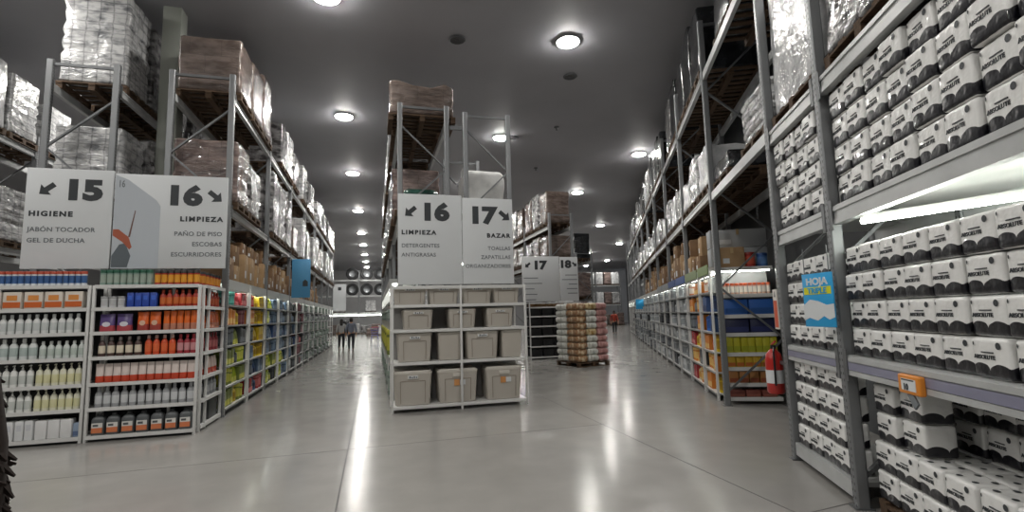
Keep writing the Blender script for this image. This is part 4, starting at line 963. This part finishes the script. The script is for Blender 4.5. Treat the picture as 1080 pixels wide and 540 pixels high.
# ------------------------------------------------------------------ far end of the left aisle
rack('pallet_rack', 'pallet rack across the far end of the left aisle', FF, 61., 62.1, [8.5, 5.1, 1.7, -1.7, -5.1, -8.5], (2.35, 4.3, 6.1), 7.2)
tyre_m = mat('black rubber', '#1b1c1e', .7); rim_m = mat('grey rim', '#8d9093', .4, .5)
tyre = MB().lathe([(.36, -.2, rim_m), (.38, -.24, tyre_m), (.62, -.26, tyre_m), (.7, -.2, tyre_m), (.7, .2, tyre_m), (.62, .26, tyre_m), (.38, .24, tyre_m), (.36, .2, rim_m), (.2, .1, rim_m), (0, .1, rim_m)], 20)
rot = Matrix.Rotation(-PI/2, 3, 'Y')
tyre.v = [rot @ v + Vector((0, 0, .7)) for v in tyre.v]; tyre = tyre.mesh('tyre')
for lv, z in enumerate((4.3, 6.1)):
    for i in range(6): single('tyre', tyre, 'big dark round roll, %s from left on the %s beam at the far end' % (nth(i+1), ['lower', 'upper'][lv]), 'roll', FF, 61.5, 2.4-(1.55*i)+ (0 if i % 2 else .05), z+.002, 'dark rolls at the far end')
for i in range(5): pallet_load(FF, 61.6, 7.2-3.4*i, 2.35, 'white', '%s on the low beam across the far end' % nth(i+1), 1.2, 1., 1.2)
for i in range(8): pallet_load(FF, 58.6, 4.2-1.1*i, 0, ['brown', 'dark', 'white', 'grey', 'mauve'][i % 5], '%s on the floor at the far end' % nth(i+1), 1., 1., [.9, 1.3, 1., .8][i % 4])
for i in range(3): pallet_load(FF, 51., 1.4-1.05*i-1.2, 0, ['mauve', 'pale', 'dark'][i], '%s on the floor before the far end row' % nth(i+1), 1., 1., [.6, .8, .7][i])
r = thing('shelf_light', 'long lit tube light across the far end of the left aisle', 'lamp', FF, 60.8, 0, 2.05)
part('tube', MB().tube((0, -5, 0), (0, 5, 0), .05, tube_w, 6), r, 'glowing tube'); part('batten', MB().box(-.04, .04, -5, 5, .05, .1, white_metal), r)
rack('pallet_rack', 'pallet rack across the far end of the right aisle', FF, 59., 60.1, [-20., -23.4, -26.8, -30.2], (2.6, 5.), 6.)
for i in range(9):
    pallet_load(FF, 59.6, -20.6-1.1*i-(i//3)*.1, 2.6, ['pale', 'mauve', 'white'][i % 3], '%s on the low beam ending the right aisle' % nth(i+1), .98, 1., 1.4)
    pallet_load(FF, 59.6, -20.6-1.1*i-(i//3)*.1, 5.0, ['white', 'mauve', 'pale'][i % 3], '%s on the top beam ending the right aisle' % nth(i+1), .98, 1., 1.5)
    pallet_load(FF, 57.5, -19.8-1.15*i, 0, ['mauve', 'dark', 'pale', 'brown'][i % 4], '%s on the floor ending the right aisle' % nth(i+1), 1., 1., [.9, 1.2, 1.4][i % 3])
# blue shopping trolley
bt = mat('blue trolley frame', '#3c3f8c', .4)
r = thing('shopping_trolley', 'blue shopping trolley standing far down the left aisle', 'trolley', WF, .05, 38.5, 0)
b = MB()
for (z, hx, hy) in ((.45, .2, .36), (.62, .23, .4), (.8, .26, .44), (.98, .28, .47)):
    for a, c in (((-hx, -hy), (hx, -hy)), ((hx, -hy), (hx, hy)), ((hx, hy), (-hx, hy)), ((-hx, hy), (-hx, -hy))): b.tube((*a, z), (*c, z), .014, bt, 6)
for i in range(7):
    for sg in (-1, 1):
        y = -.36+.12*i; b.tube((sg*.2, y, .45), (sg*.28, y*1.3, .98), .01, bt, 5)
b.box(-.2, .2, -.36, .36, .44, .455, bt); part('basket', b, r)
part('handle', MB().tube((-.28, -.55, 1.02), (.28, -.55, 1.02), .02, red_ink, 8).tube((-.28, -.47, .98), (-.28, -.55, 1.02), .012, bt, 6).tube((.28, -.47, .98), (.28, -.55, 1.02), .012, bt, 6), r)
b = MB()
for sg in (-1, 1): b.tube((sg*.22, -.4, .45), (sg*.24, -.42, .12), .014, bt, 6).tube((sg*.22, .36, .45), (sg*.2, .42, .12), .014, bt, 6).tube((sg*.24, -.42, .14), (sg*.2, .42, .14), .014, bt, 6)
part('chassis', b, r)
for sx_ in (-1, 1):
    for y in (-.42, .42): part('wheel', MB().tube((sx_*.24-.015, y, .06), (sx_*.24+.015, y, .06), .06, black_pl, 12), r)
# dark bristly bundle at the left edge
br = mat('dark brown bristle', '#21150f', .9)
rb = random.Random(2); b = MB()
b.lathe([(0, 0, br), (.1, 0, br), (.11, .3, br), (.1, .8, br), (.09, 1.3, br), (.06, 1.5, br), (0, 1.52, br)], 14)
for i in range(700):
    a = rb.uniform(0, 2*PI); z = rb.uniform(.05, 1.5); l = rb.uniform(.012, .032); q = .085-.03*(z > 1.3)
    b.tube((q*math.cos(a), q*math.sin(a), z), ((q+l)*math.cos(a), (q+l)*math.sin(a), z-rb.uniform(.0, .05)), .012, br, 4, .004)
single('bristle_bundle', b.mesh('bristle_bundle'), 'dark brown bristly bundle at the left edge close to the viewer', 'bundle', WF, -1.185, 1.97, 0)

# ------------------------------------------------------------------ camera, world, colour
f_px, yaw, pit, rol = 538.4, .26504, .11430, .02731
Fw = Vector((math.sin(yaw)*math.cos(pit), math.cos(yaw)*math.cos(pit), math.sin(pit))); Rr = Vector((math.cos(yaw), -math.sin(yaw), 0)); Dn = Fw.cross(Rr)
rx = math.cos(rol)*Rr+math.sin(rol)*Dn; dy = -math.sin(rol)*Rr+math.cos(rol)*Dn
cam = bpy.data.cameras.new('camera'); co = bpy.data.objects.new('camera', cam); C.objects.link(co)
mt = Matrix((rx, -dy, -Fw)).transposed().to_4x4(); mt.translation = (0, 0, 1.65); co.matrix_world = mt
cam.sensor_width = 36; cam.lens = f_px/1080*36; cam.clip_start = .05; cam.clip_end = 300
bpy.context.scene.camera = co
w = bpy.data.worlds.new('world'); bpy.context.scene.world = w; w.use_nodes = True
w.node_tree.nodes['Background'].inputs[0].default_value = (.9, .95, 1, 1); w.node_tree.nodes['Background'].inputs[1].default_value = .3
vs = bpy.context.scene.view_settings
vs.view_transform = 'Standard'; vs.look = 'None'; vs.gamma = 1; vs.use_curve_mapping = False; vs.exposure = 1.2
bpy.context.scene.cycles.max_bounces = 8; bpy.context.scene.cycles.use_light_tree = True
bpy.context.scene.cycles.sample_clamp_indirect = 6
print('objects', len(bpy.data.objects))
